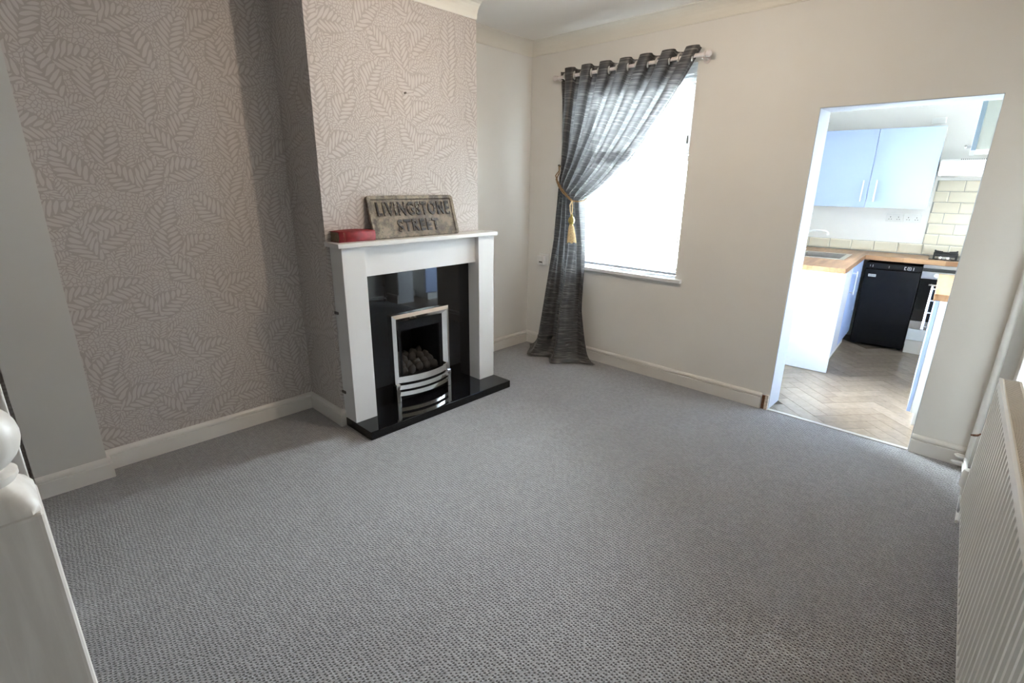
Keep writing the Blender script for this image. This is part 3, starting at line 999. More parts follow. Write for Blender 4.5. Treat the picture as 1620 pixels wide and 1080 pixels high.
# bowed chrome fret bars
def bow(z0, z1, name):
    g = G(fo_)
    n = 20
    yc, hw = -1.602, .222
    def P(u, dx, z):
        y = yc + (u * 2 - 1) * hw
        return (.462 + .052 * (1 - (u * 2 - 1) ** 2) + dx, y, z)
    V = [[g.bm.verts.new(Vector(P(i / n, dx, z)) - fo_) for dx, z in ((0, z0 + .006), (.004, z0), (.010, z0 + .004), (.006, z1), (-.004, z1))] for i in range(n + 1)]
    fs = []
    for A, B in zip(V, V[1:]):
        for k in range(5):
            fs.append(g.bm.faces.new((A[k], B[k], B[(k + 1) % 5], A[(k + 1) % 5])))
    fs += [g.bm.faces.new(V[0]), g.bm.faces.new(V[-1][::-1])]
    bmesh.ops.recalc_face_normals(g.bm, faces=fs)
    g.obj(name, M['chrome'], gf, True)
bow(.191, .237, 'fret_bar')
bow(.141, .174, 'fret_bar')
bow(.094, .126, 'fret_bar')
for y in (-1.822, -1.381):
    G(fo_).box(.437, .476, y - .016, y + .016, HH, .185, .003).obj('fret_foot', M['chrome'], gf)
G(fo_).box(.40, .452, -1.80, -1.40, HH, .20).obj('fret_backing', M['fire'], gf)
# coals
cg = G()
bmesh.ops.create_icosphere(cg.bm, subdivisions=2, radius=1)
for v in cg.bm.verts:
    v.co *= 1 + .10 * math.sin(v.co.x * 5 + 1) * math.cos(v.co.y * 4) + .05 * math.sin(v.co.z * 7)
cme = cg.mesh('coal', M['coal'], True)
rows = [(.412, .240, 5, .033), (.372, .262, 5, .034), (.326, .288, 5, .034), (.280, .312, 4, .033)]
for x, z, n, r in rows:
    for k in range(n):
        y = -1.600 + (k - (n - 1) / 2) * .062 + random.uniform(-.006, .006)
        inst('coal', cme, gf, Vector((x + random.uniform(-.006, .006), y, z + random.uniform(-.006, .006))) - fo_,
             [random.uniform(0, 3) if q == 2 else random.uniform(-.4, .4) for q in range(3)],
             (r * random.uniform(.85, 1.05), r * random.uniform(.75, .95), r * random.uniform(1.0, 1.3)))
G(fo_).prism([(.43, -1.76, .075), (.43, -1.76, .215), (.25, -1.74, .300), (.18, -1.74, .300), (.18, -1.74, .075)], (0, .32, 0)).obj('coal_bed', M['fire'], gf)

# gap at the bottom of the back panel below the fire is closed by the fire's own plinth
G(fo_).box(XB + .004, .437, fy_0, fy_1, HH, .10).obj('base_plate', M['fire'], gf)

# old brackets on the breast beside the surround
for z, k in ((.745, 'upper'), (.233, 'lower')):
    o = G((.440, -2.200, z)).box(.412, .452, -2.2015, -2.1925, z - .008, z + .008, .002).obj('fixing_bracket', M['nail'])
    tag(o, 'small dark metal fixing at the left edge of the surround, ' + ('upper' if k == 'upper' else 'lower') + ' of two', 'bracket', None)

# book
bk_o = Vector((.49, -2.07, 1.166))
bt = thing('book', 'worn red clothbound book lying on the left end of the mantel shelf', 'book', bk_o, 0)
b0, b1, bxa, bxb, bz = -2.180, -1.945, .405, .512, 1.166
G(bk_o).box(bxa + .004, bxb - .006, b0 + .004, b1 - .003, bz + .003, bz + .055, .001).obj('page_block', M['page'], bt)
g = G(bk_o)
g.box(bxa, bxb - .002, b0, b1, bz, bz + .003)                       # lower board
n = 12
g.grid(lambda u, v: (bxa - .002 + v * (bxb - bxa), b0 - .004 + u * (b1 - b0 + .004), bz + .0575 + .005 * (1 - v) * abs(math.sin(3 * u)) ** 1.5), n, 6)
g.grid(lambda u, v: (bxb - .003 + .007 * math.sin(PI * v), b0 + u * (b1 - b0), bz + v * .0585), 2, 8)
cvo = g.obj('cover', M['book'], bt, False)
sd = cvo.modifiers.new('thickness', 'SOLIDIFY')
sd.thickness = .002
for q, (ya, yb) in enumerate(((-2.150, -2.148), (-2.143, -2.141), (-1.985, -1.983), (-1.978, -1.976))):
    G(bk_o).grid(lambda u, v: (bxb - .0022 + .007 * math.sin(PI * v), ya + u * (yb - ya), bz + v * .0585), 1, 8).obj('spine_band', mat('dull_gilt', (.20, .06, .03), .5, noise=(80, .3)) if q == 0 else D.materials['dull_gilt'], bt)

# street sign leaning on the breast
sg_o = Vector((.5, -1.610, 1.1675))
sn = thing('street_sign', 'weathered cast street name sign with raised black lettering leaning above the mantel', 'sign', sg_o)
lean = math.asin((.500 - .424) / .262)
sn.rotation_euler = (0, -lean, 0)
SW, SH = .333, .263
# local frame: x is outward (front), y along, z up the plate
def rounded(hw, h0, h1, r, n=5):
    pts = []
    for cx, cy, a0 in ((hw - r, h1 - r, 0), (-hw + r, h1 - r, PI / 2), (-hw + r, h0 + r, PI), (hw - r, h0 + r, 1.5 * PI)):
        for k in range(n + 1):
            a = a0 + k / n * PI / 2
            pts.append((cx + r * math.cos(a), cy + r * math.sin(a)))
    return pts
op = rounded(SW, 0, SH, .018)
ip = rounded(SW - .022, .020, SH - .022, .010)
G().prism([(-.013, y, z) for y, z in op], (.012, 0, 0)).obj('plate', M['stone'], sn)
g = G()
va = [g.bm.verts.new((-.001, y, z)) for y, z in op]
vb = [g.bm.verts.new((.004, y * .992, (z - SH / 2) * .98 + SH / 2)) for y, z in op]
vc = [g.bm.verts.new((.004, y, z)) for y, z in ip]
vd = [g.bm.verts.new((-.0005, y * .99, z)) for y, z in ip]
n = len(op)
for A, B in ((va, vb), (vb, vc), (vc, vd)):
    for i in range(n):
        g.bm.faces.new((A[i], A[(i + 1) % n], B[(i + 1) % n], B[i]))
bmesh.ops.recalc_face_normals(g.bm, faces=g.bm.faces[:])
rim = g.obj('rim', M['stone'], sn)
dk = mat('dark_rim_line', (.05, .045, .04), .9, noise=(90, .5))  # thin dark lines inside the rim, along the top and right
g = G()
for (a, b), (c, d) in (((-SW + .025, SH - .027), (SW - .025, SH - .024)), ((SW - .029, .03), (SW - .025, SH - .027))):
    g.box(-.001, .0006, a, c, b, d)
g.obj('rim_line', dk, sn)

def letters(txt, y0, y1, z0, z1):
    """each letter is a raised mesh of its own, fitted between y0..y1 and z0..z1 on the plate"""
    cu = D.curves.new('lettering', 'FONT')
    cu.body = txt
    cu.size = 1
    cu.extrude = .03
    cu.offset = .032
    cu.space_character = 1.22
    tmp = D.objects.new('lettering', cu)
    C.objects.link(tmp)
    bpy.context.view_layer.update()
    full = [Vector(c) for c in tmp.bound_box]
    X0, X1 = min(v.x for v in full), max(v.x for v in full)
    Y0, Y1 = min(v.y for v in full), max(v.y for v in full)
    # advance of each letter by measuring prefixes
    marks = []
    for i in range(1, len(txt) + 1):
        cu.body = txt[:i]
        bpy.context.view_layer.update()
        marks.append(max(v[0] for v in tmp.bound_box))
    for i, ch in enumerate(txt):
        cu.body = ch
        bpy.context.view_layer.update()
        cx1 = max(v[0] for v in tmp.bound_box)
        off = marks[i] - cx1
        dg = bpy.context.evaluated_depsgraph_get()
        me = D.meshes.new_from_object(tmp.evaluated_get(dg))
        me.name = 'letter'
        for v in me.vertices:
            x, y, z = v.co
            v.co = Vector((.0035 + z * .10, y0 + (x + off - X0) / (X1 - X0) * (y1 - y0), z0 + (y - Y0) / (Y1 - Y0) * (z1 - z0)))
        me.materials.clear()
        me.materials.append(M['chip'])
        o = D.objects.new('letter', me)
        C.objects.link(o)
        o.parent = sn
    D.objects.remove(tmp)
    D.curves.remove(cu)
letters('LIVINGSTONE', -.279, .285, .136, .222)
letters('STREET', -.150, .170, .034, .112)

# nail above the fireplace
tag(G((XB, -1.614, 2.017)).lathe([(.006, 0), (.006, .002), (.002, .003), (.002, .012), (.006, .013), (.0, .016)], (XB, -1.614, 2.017), 'x', 10).obj('picture_nail', M['nail'], None, True), 'tiny dark nail in the papered chimney breast above the sign', 'nail')

# ------------------------------------------------------------------ radiator and pipes
e_ = Vector((math.sin(TR), -math.cos(TR), 0))           # along the wall towards the camera
n_ = Vector((-math.cos(TR), -math.sin(TR), 0))          # out into the room
r0 = Vector((3.340, -.832, 0))
RL, RZ0, RZ1 = 1.75, .163, .763
rad = thing('radiator', 'cream panel radiator with vertical flutes and top grille on right wall', 'radiator', r0, -PI / 2 + TR)
# local frame: x along the wall to the camera, y away from the room (into the wall), z up
pitch = .050
g = G()
prof = []
k = 0
x = .015
while x < RL - .03:
    prof += [(x, 0.0), (x + pitch * .34, 0.0), (x + pitch * .50, .011), (x + pitch * .84, .011)]
    x += pitch
prof = [(0, 0)] + prof + [(RL, 0)]
zA, zB = RZ0 + .035, RZ1 - .055
rows_ = [(RZ0, 1, 0), (RZ0 + .022, 1, 0), (zA, 0, 1), (zB, 0, 1), (RZ1 - .035, 1, 0), (RZ1 - .004, 1, 0)]
V = []
for z, flat, _ in rows_:
    V.append([g.bm.verts.new((px, (py if not flat else 0.0) + (.003 if z in (RZ0, RZ1 - .004) else 0), z)) for px, py in prof])
for A, B in zip(V, V[1:]):
    for i in range(len(prof) - 1):
        g.bm.faces.new((A[i], A[i + 1], B[i + 1], B[i]))
pn = g.obj('front_panel', M['rad'], rad)
sdm = pn.modifiers.new('thickness', 'SOLIDIFY')
sdm.thickness = .0015
sdm.offset = -1
G().box(0, RL, .045, .065, RZ0, RZ1 - .01, .003).obj('rear_panel', M['rad'], rad)
G().box(0, RL, -.001, .010, RZ1 - .008, RZ1 + .002, .003).obj('top_rail', M['rad'], rad)
for x in (-.003, RL):
    G().box(x, x + .003, .0, .066, RZ0 + .03, RZ1, .001).obj('side_panel', M['rad'], rad)
gr = G()
gr.box(0, RL, .010, .014, RZ1 - .006, RZ1).box(0, RL, .060, .067, RZ1 - .006, RZ1)
x = .006
while x < RL - .01:
    gr.box(x, x + .0065, .014, .060, RZ1 - .005, RZ1 - .001)
    x += .0125
go = gr.obj('top_grille', M['radtop'], rad)
G().box(0.005, RL - .005, .015, .060, RZ1 - .05, RZ1 - .045).obj('convector', mat('dusty_convector', (.20, .17, .13), .9, noise=(40, .2)), rad)
for x in (.25, RL - .25):
    G().box(x, x + .03, .065, .084, .30, .70).obj('wall_bracket', M['rad'], rad)

po_ = Vector((3.352, -.035, 0))
pp = thing('riser_pipe', 'white painted heating pipe rising up the corner behind the radiator', 'pipe', po_)
G(po_).tube([(3.352, -.035, .22), (3.352, -.035, 1.4), (3.352, -.035, 2.62)], .017, 14).obj('upper_pipe', M['pipe'], pp, True)
G(po_).tube([(3.346, -.037, .222), (3.345, -.037, .0)], .0125, 12).obj('lower_pipe', M['pipe'], pp, True)
G(po_).tube([(3.335, -.037, .205), (3.344, -.05, .212), (3.358, -.05, .216), (3.367, -.04, .226)], .006, 8).obj('pipe_clip', M['rust'], pp, True)
vo = Vector((3.340, -.52, 0))
vl = thing('radiator_valve', 'white radiator valve and looping feed pipes at far radiator foot', 'valve', vo)
G(vo).tube([(3.335, -.052, .035), (3.296, -.052, .037), (3.289, -.060, .037), (3.296, -.068, .037), (3.338, -.072, .040), (3.350, -.30, .045), (3.352, -.78, .05)], .008, 10).obj('feed_pipe', M['pipe'], vl, True)
G(vo).tube([(3.340, -.034, .070), (3.302, -.040, .074), (3.296, -.048, .074), (3.302, -.056, .072), (3.340, -.060, .066), (3.356, -.30, .066)], .008, 10).obj('return_pipe', M['pipe'], vl, True)
G(vo).lathe([(.012, .08), (.014, .10), (.014, .13), (.024, .135), (.026, .15), (.026, .205), (.022, .223), (0, .225)], (3.352, -.57, 0), seg=16).obj('valve_cap', M['plastic'], vl, True)
G(vo).tube([(3.352, -.57, .09), (3.352, -.75, .09), (3.358, -.845, .20)], .010, 10).obj('valve_tail', M['chrome'], vl, True)

# ------------------------------------------------------------------ newel post at the far left
no = Vector((2.2275, -3.6785, 0))
nw = thing('newel_post', 'white painted newel post with ball finial close by on the left', 'newel post', no)
hw = .0575
g = G(no)
g.box(no.x - hw, no.x + hw, no.y - hw, no.y + hw, 0, 1.025, .008, 3)
g.obj('post', M['newel'], nw)
g = G(no)
# square shoulder rounding into the turned neck
lv = []
for z, r, q in ((1.024, hw - .002, 0), (1.035, hw - .002, .05), (1.05, hw - .006, .35), (1.062, hw - .012, .8), (1.070, .040, 1), (1.076, .044, 1), (1.083, .044, 1), (1.088, .036, 1)):
    ring = []
    for k in range(32):
        a = 2 * PI * (k + .5) / 32
        c, s = math.cos(a), math.sin(a)
        sq = 1 / max(abs(c), abs(s))
        rr = r * (sq * (1 - q) + q)
        ring.append(g.bm.verts.new((rr * c, rr * s, z)))
    lv.append(ring)
for A, B in zip(lv, lv[1:]):
    for k in range(32):
        g.bm.faces.new((A[k], A[(k + 1) % 32], B[(k + 1) % 32], B[k]))
g.bm.faces.new(lv[-1])
g.obj('shoulder', M['newel'], nw, True)
pr = [(.032, 1.086), (.026, 1.094)]
for k in range(13):
    a = -PI / 2 + .55 + k / 12 * (PI - .55)
    pr.append((max(0, .058 * math.cos(a)), 1.139 + .058 * math.sin(a)))
pr[-1] = (0, 1.197)
G(no).lathe(pr, (no.x, no.y, 0), seg=32).obj('ball_finial', M['newel'], nw, True)

# ------------------------------------------------------------------ pendant lamp (just above the frame)
def pendant(loc, name, label, watts, drop, colour):
    lo = Vector(loc)
    p = thing(name, label, 'lamp', lo)
    G(lo).lathe([(.05, 0), (.05, -.012), (.02, -.03), (0, -.031)], lo, seg=24).obj('ceiling_rose', M['plastic'], p, True)
    G(lo).tube([lo + Vector((0, 0, -.03)), lo + Vector((0, 0, -drop))], .003, 8).obj('flex', M['cord'], p)
    G(lo).lathe([(0, -drop + .005), (.016, -drop), (.018, -drop - .04), (0, -drop - .042)], lo, seg=16).obj('lamp_holder', M['plastic'], p, True)
    pr = [(.012, -drop - .042), (.014, -drop - .052)]
    for k in range(10):
        a = PI / 2 - .6 - k / 9 * (PI - .6)
        pr.append((max(0, .030 * math.cos(a)), -drop - .085 + .030 * math.sin(a)))
    pr[-1] = (0, -drop - .115)
    G(lo).lathe(pr, lo, seg=20).obj('bulb', bulb_m, p, True)
    l = D.lights.new(name + '_light', 'POINT')
    l.energy = watts
    l.color = colour
    l.shadow_soft_size = .035
    o = D.objects.new(name + '_light', l)
    C.objects.link(o)
    o.location = lo + Vector((0, 0, -drop - .155))
pendant((1.72, -1.56, ZC), 'pendant_lamp', 'bare bulb pendant hanging from the living room ceiling', LAMP_W, .14, (1, .83, .64))

# ------------------------------------------------------------------ kitchen shell
KA0, KA1, KB = -.45, 1.085, 2.62
KZ = 2.40
KDB0, KDB1 = .30, 1.06          # back door in the kitchen's left wall
KWB0, KWB1, KWZ0, KWZ1 = 1.34, 1.90, 1.24, 1.76
kf = kstruct(G().box(-.75, 1.4, .02, 2.9, -.12, -.004), 'floor.001', mat('plank_underlay', (.10, .075, .05), .8, noise=(20, .2)))
kstruct(G().box(-.75, 1.4, .10, 2.9, KZ, KZ + .1), 'ceiling.001', M['ceil'])
g = G().box(KA0 - .2, KA0, .19, KDB0, 0, KZ).box(KA0 - .2, KA0, KDB0, KDB1, 2.03, KZ).box(KA0 - .2, KA0, KDB1, KWB0, 0, KZ)
g.box(KA0 - .2, KA0, KWB0, KWB1, 0, KWZ0).box(KA0 - .2, KA0, KWB0, KWB1, KWZ1, KZ).box(KA0 - .2, KA0, KWB1, KB + .2, 0, KZ)
kstruct(g, 'wall_kitchen_left', M['kwall'])
kstruct(G().box(KA1, KA1 + .2, .12, KB + .2, 0, KZ), 'wall_kitchen_right', M['kwall'])
kw = kstruct(G().box(KA0 - .2, KA1 + .2, KB, KB + .2, 0, KZ), 'wall_kitchen_back', M['kwall'])
# kitchen window and glazed back door, both in the left wall out of sight of the camera
def glazed(name, b0, b1, z0, z1, fw, low=0):
    t_ = struct(thing(name, '', '', K(0, 0, 0), TH))
    del t_['label'], t_['category']
    a0, a1 = KA0 - .13, KA0 - .07
    g = G().box(a0, a1, b0, b0 + fw, z0, z1, .003).box(a0, a1, b1 - fw, b1, z0, z1, .003)
    g.box(a0, a1, b0 + fw, b1 - fw, z0, z0 + fw, .003).box(a0, a1, b0 + fw, b1 - fw, z1 - fw, z1, .003)
    g.obj('frame', M['upvc'], t_)
    zp = z0 + fw
    if low:                                 # solid lower panel with a mid rail
        G().box(a0, a1, b0 + fw, b1 - fw, low - .06, low, .003).obj('mid_rail', M['upvc'], t_)
        G().box(a0 + .015, a1 - .015, b0 + fw - .005, b1 - fw + .005, z0 + fw - .005, low - .055).obj('panel', M['upvc'], t_)
        zp = low
    G().box(a0 + .028, a0 + .032, b0 + fw - .005, b1 - fw + .005, zp - .005, z1 - fw + .005).obj('pane', M['glass'], t_)
    return t_
glazed('window_2', KWB0, KWB1, KWZ0, KWZ1, .06)
gd = glazed('door_1', KDB0, KDB1, 0, 2.03, .085, .42)

# herringbone planks
PL, PW = .40, .10
def clip(poly, n, d):
    out = []
    for i in range(len(poly)):
        a, b = poly[i], poly[(i + 1) % len(poly)]
        da, db = a[0] * n[0] + a[1] * n[1] - d, b[0] * n[0] + b[1] * n[1] - d
        if da >= 0:
            out.append(a)
        if da * db < 0:
            t = da / (da - db)
            out.append((a[0] + (b[0] - a[0]) * t, a[1] + (b[1] - a[1]) * t))
    return out
c45 = math.sqrt(.5)
gap = .0008
for i in range(-30, 31):
    for j in range(-6, 7):
        ox, oy = i * PW - j * PL, i * PW + j * PL
        for x0, x1, y0, y1 in ((0, PL, 0, PW), (PL, PL + PW, PW - PL, PW)):
            q = [(x0 + gap, y0 + gap), (x1 - gap, y0 + gap), (x1 - gap, y1 - gap), (x0 + gap, y1 - gap)]
            q = [((a + ox) * c45 - (b + oy) * c45 + .33, (a + ox) * c45 + (b + oy) * c45 + .6) for a, b in q]
            # kitchen coordinates; keep what lies on the kitchen floor and in the doorway
            q = clip(q, (math.sin(TH), math.cos(TH)), .017)
            for n, d in (((1, 0), KA0 + .002), ((-1, 0), -KA1 + .002), ((0, -1), -KB + .002)):
                if q:
                    q = clip(q, n, d)
            if len(q) < 3:
                continue
            cx = sum(p[0] for p in q) / len(q)
            cy = sum(p[1] for p in q) / len(q)
            if cy < .15 and not (-.05 < cx < .83):
                continue
            if cy > 2.3:
                continue
            org = (cx, cy, 0)
            zt = random.uniform(0, .0006)
            g = G(org)
            g.prism([(a, b, -.004) for a, b in q], (0, 0, .004 + zt))
            o = g.obj('plank', M['plank'], kf)
            o.location = org
            if x0 == 0:
                pass

# wall tiles: one row along the worktop, a block behind the hob
TPH, TPW, TZ = .0965, .193, .892
tg = G()
def tile_mesh(w_, h_):
    g = G()
    be = .010 if w_ > .05 else .006
    o = [(-w_ / 2, -h_ / 2), (w_ / 2, -h_ / 2), (w_ / 2, h_ / 2), (-w_ / 2, h_ / 2)]
    i_ = [(-w_ / 2 + be, -h_ / 2 + be), (w_ / 2 - be, -h_ / 2 + be), (w_ / 2 - be, h_ / 2 - be), (-w_ / 2 + be, h_ / 2 - be)]
    A = [g.bm.verts.new((x, -.001, z)) for x, z in o]
    B = [g.bm.verts.new((x, -.004, z)) for x, z in o]
    Cc = [g.bm.verts.new((x, -.008, z)) for x, z in i_]
    for P, Q in ((A, B), (B, Cc)):
        for k in range(4):
            g.bm.faces.new((P[k], P[(k + 1) % 4], Q[(k + 1) % 4], Q[k]))
    g.bm.faces.new(Cc)
    g.bm.faces.new(A[::-1])
    bmesh.ops.recalc_face_normals(g.bm, faces=g.bm.faces[:])
    return g.mesh('tile', M['tile'])
TM = {}
G().box(KA0, KA1, KB - .002, KB - .0005, TZ - .01, TZ + TPH).box(.545, KA1, KB - .002, KB - .0005, TZ + TPH, TZ + 7 * TPH).obj('grout', M['grout'], kw)
for r in range(7):
    a_lo = KA0 if r == 0 else .545
    st = .555 if r % 2 == 0 else .652
    k = -8
    while True:
        x0 = st + k * TPW
        x1 = x0 + TPW
        k += 1
        if x0 > KA1:
            break
        x0, x1 = max(x0, a_lo), min(x1, KA1)
        if x1 - x0 < .02:
            continue
        key = round(x1 - x0, 3)
        if key not in TM:
            TM[key] = tile_mesh(key - .004, TPH - .004)
        inst('tile', TM[key], kw, ((x0 + x1) / 2, KB - .001, TZ + (r + .5) * TPH))
G().box(.40, .50, KB - .03, KB - .001, 2.055, 2.105, .004).obj('junction_box', M['plastic'], kw)

# ------------------------------------------------------------------ kitchen units
def bar_handle(parent, org, p0, p1, out, r=.006):
    """bar handle from p0 to p1 (kitchen coords on the door face), standing off along out"""
    g = G(org)
    p0, p1, out = Vector(p0), Vector(p1), Vector(out)
    d = (p1 - p0).normalized()
    g.tube([p0 + out - d * .018, p1 + out + d * .018], r, 10)
    for p in (p0, p1):
        g.tube([p, p + out], r * .8, 8)
    return g.obj('handle', M['steel'], parent, True)

ZW, TWk = .883, .040
# left base unit run under the sink
lo = (-.15, 1.6, 0)
lu = kthing('sink_base_unit', 'base unit under the sink with white end panel and pale blue door', 'cabinet', *lo)
LB0, LB1 = 1.098, 2.245
G(lo).box(KA0 + .004, .162, LB0, LB0 + .018, .006, ZW - TWk - .001, .001).obj('end_panel', M['kwhite'], lu)
G(lo).box(KA0 + .004, .130, LB0 + .018, LB1, .13, ZW - TWk - .16, .001).obj('carcass', M['kwhite'], lu)
G(lo).box(.095, .111, LB0 + .018, LB1, .0, .13, .001).obj('plinth', M['cream'], lu)
G(lo).box(.131, .149, LB0 + .020, 1.565, .132, ZW - TWk - .006, .001).obj('filler_panel', mat('lilac_grey_panel', (.52, .51, .53), .4, noise=(5, .01)), lu)
dr = G(lo).box(.131, .150, 1.570, 2.060, .132, ZW - TWk - .006, .001).obj('door', M['blue'], lu)
bar_handle(dr, lo, (.150, 1.615, .615), (.150, 1.615, .785), (.032, 0, 0))
dr2 = G(lo).box(.131, .150, 2.064, LB1, .132, ZW - TWk - .006, .001).obj('corner_post', M['blue'], lu)
# worktop: two runs meeting at the corner
wo_ = (0, 2.3, ZW)
wt = kthing('kitchen_worktop', 'beech block worktop running round the corner past sink and hob', 'worktop', 0, 2.3, ZW)
SA0, SA1, SB0, SB1 = -.375, .035, 1.68, 2.15      # sink cut-out
BD = .012
g = G(wo_)
zt0, zt1 = ZW - TWk, ZW
g.box(KA0 + .002, .154, 1.090, SB0, zt0, zt1, .002).box(KA0 + .002, SA0, SB0, SB1, zt0, zt1).box(SA1, .154, SB0, SB1, zt0, zt1, .002).box(KA0 + .002, .154, SB1, KB - .002, zt0, zt1)
g.obj('left_run', M['worktop2'], wt)
G(wo_).box(.154, KA1 - .002, 2.226, KB - .002, zt0, zt1, .002).obj('back_run', M['worktop'], wt)
# sink: rim, bowl and drainer
so_ = (-.17, 1.9, ZW)
sk = kthing('kitchen_sink', 'inset stainless steel sink bowl let into the beech worktop', 'sink', *so_)
g = G(so_)
g.box(SA0 - .02, SA1 + .02, SB0 - .02, SB0 + .02, ZW, ZW + .005, .002).box(SA0 - .02, SA1 + .02, SB1 - .02, SB1 + .02, ZW, ZW + .005, .002)
g.box(SA0 - .02, SA0 + .06, SB0 + .02, SB1 - .02, ZW, ZW + .005, .002).box(SA1 - .02, SA1 + .02, SB0 + .02, SB1 - .02, ZW, ZW + .005, .002)
g.obj('rim', M['steel'], sk)
g = G(so_)
x0, x1, y0, y1, zd = SA0 + .055, SA1 - .015, SB0 + .015, SB1 - .015, ZW - .14
g.box(x0, x0 + .004, y0, y1, zd, ZW).box(x1 - .004, x1, y0, y1, zd, ZW).box(x0, x1, y0, y0 + .004, zd, ZW).box(x0, x1, y1 - .004, y1, zd, ZW).box(x0, x1, y0, y1, zd - .004, zd)
g.obj('bowl', M['steel'], sk)
ta = (-.392, 2.30, ZW)
tp = kthing('mixer_tap', 'white swan neck kitchen tap arching over the sink', 'tap', *ta)
G(ta).lathe([(.026, 0), (.026, .012), (.016, .02), (.014, .08), (.011, .11)], ta, seg=16).obj('tap_base', M['plastic'], tp, True)
G(ta).tube([(-.392, 2.30, ZW + .10), (-.390, 2.302, ZW + .15), (-.375, 2.306, ZW + .178), (-.335, 2.314, ZW + .192), (-.285, 2.324, ZW + .196), (-.235, 2.334, ZW + .192), (-.212, 2.338, ZW + .180), (-.203, 2.340, ZW + .158)], .0105, 12).obj('spout', M['plastic'], tp, True)
G(ta).tube([(-.392, 2.30, ZW + .09), (-.40, 2.22, ZW + .10)], .006, 8).obj('lever', M['chrome'], tp, True)

# fridge
FB = 2.263
fo2 = (.39, 2.45, 0)
fg = kthing('undercounter_fridge', 'black undercounter fridge below the worktop beside the oven', 'fridge', *fo2)
G(fo2).box(.172, .598, FB + .045, 2.60, .02, .815, .004).obj('body', M['black'], fg)
fd = G(fo2).box(.170, .600, FB, FB + .040, .022, .757, .010, 3).obj('door', M['black'], fg, True)
pnl = G(fo2).box(.170, .600, FB + .004, FB + .042, .760, .815, .006).obj('control_panel', M['black'], fg, True)
G(fo2).box(.206, .268, FB - .002, FB + .001, .683, .708, .001).obj('badge', M['badge'], fd)
bs = mat('badge_script', (.25, .26, .27), .5, noise=(100, .1))
g = G(fo2)
for k in range(6):
    g.box(.214 + k * .008, .219 + k * .008, FB - .0026, FB - .0018, .691, .700 - .002 * (k % 2))
g.obj('badge_lettering', bs, fd)
pm = mat('pale_print', (.55, .55, .54), .5, noise=(100, .05))
g = G(fo2)
def strokes(g, pts):
    for a0, a1, z0, z1 in pts:
        g.box(a0, a1, FB + .0030, FB + .0042, z0, z1)
strokes(g, [(.470, .475, .771, .800), (.475, .484, .771, .776), (.475, .484, .795, .800), (.497, .519, .771, .775), (.497, .519, .796, .800), (.494, .498, .773, .798), (.518, .522, .773, .798), (.505, .511, .781, .790), (.536, .542, .771, .800)])
strokes(g, [(.205, .209, .778, .796), (.225, .230, .774, .798), (.352, .356, .774, .796)])
g.obj('panel_print', pm, pnl)
for x in (.20, .57):
    G(fo2).lathe([(.016, 0), (.016, .018), (.010, .024)], (x, FB + .07, 0), seg=12).obj('foot', M['dark'], fg)

# oven in its housing
oo = (.84, 2.45, 0)
ov = kthing('built_in_oven', 'built in oven with steel panel and black glass door under hob', 'oven', *oo)
OA0, OA1 = .606, KA1 - .012
G(oo).box(OA0, OA1, FB + .03, 2.60, .0, .842).obj('housing', M['cream'], ov)
G(oo).box(OA0, OA1, FB + .004, FB + .03, .806, .838, .003).obj('top_trim', M['steel'], ov)
G(oo).box(OA0, OA1, FB + .014, FB + .03, .776, .806).obj('vent_gap', M['dark'], ov)
cpn = G(oo).box(OA0, OA1, FB + .002, FB + .03, .712, .776, .002).obj('control_panel', M['steel'], ov)
for x in (.712, .79, .87):
    G(oo).lathe([(.019, .002), (.019, -.004), (.015, -.022), (0, -.023)], (x, FB, .746), 'y', 16).obj('knob', M['plastic'], cpn, True)
od = G(oo).box(OA0, OA1, FB, FB + .03, .318, .708, .003).obj('door', M['bglass'], ov)
bar_handle(od, oo, (.690, FB, .664), (.99, FB, .664), (0, -.034, 0), .008)
G(oo).box(OA0, OA1, FB + .001, FB + .03, .242, .314, .002).obj('lower_trim', M['steel'], ov)
G(oo).box(OA0, OA1, FB + .002, FB + .03, .130, .238, .001).obj('drawer_panel', M['kwhite'], ov)
G(oo).box(OA0, OA1, FB + .012, FB + .03, .0, .126, .001).obj('plinth', M['cream'], ov)
# gas hob
ho = (.84, 2.43, ZW)
hb = kthing('gas_hob', 'black gas hob with cast iron pan supports set in the worktop', 'hob', *ho)
G(ho).box(.622, KA1 - .03, 2.300, 2.575, ZW, ZW + .008, .003).obj('hob_plate', M['bglass'], hb)
for x in (.735, .93):
    for y in (2.37, 2.51):
        bu = G(ho).lathe([(.042, .008), (.042, .018), (.030, .022), (.030, .030), (0, .031)], (x, y, ZW), seg=20).obj('burner', M['steel'], hb, True)
        G(ho).lathe([(.026, .030), (.026, .036), (0, .037)], (x, y, ZW), seg=20).obj('burner_cap', M['iron'], bu, True)
    g = G(ho)
    g.box(x - .085, x + .085, 2.312, 2.324, ZW + .030, ZW + .050, .002).box(x - .085, x + .085, 2.556, 2.568, ZW + .030, ZW + .050, .002)
    g.box(x - .085, x - .073, 2.312, 2.568, ZW + .030, ZW + .050, .002).box(x + .073, x + .085, 2.312, 2.568, ZW + .030, ZW + .050, .002)
    for y in (2.37, 2.51):
        for s in (-1, 1):
            g.prism([(x + s * .080, y - .006, ZW + .030), (x + s * .080, y - .006, ZW + .066), (x + s * .022, y - .006, ZW + .060), (x + s * .022, y - .006, ZW + .046)], (0, .012, 0))
    for s in (-1, 1):
        for y in (2.318, 2.562):
            g.box(x + s * .079 - .006, x + s * .079 + .006, y - .006, y + .006, ZW + .007, ZW + .066)
    g.obj('pan_support', M['iron'], hb)
for x in (.700, .755, .93, .985):
    G(ho).lathe([(.015, .008), (.016, .012), (.013, .030), (0, .031)], (x, 2.318 - .004, ZW), seg=16).obj('knob', M['chrome'], hb, True)

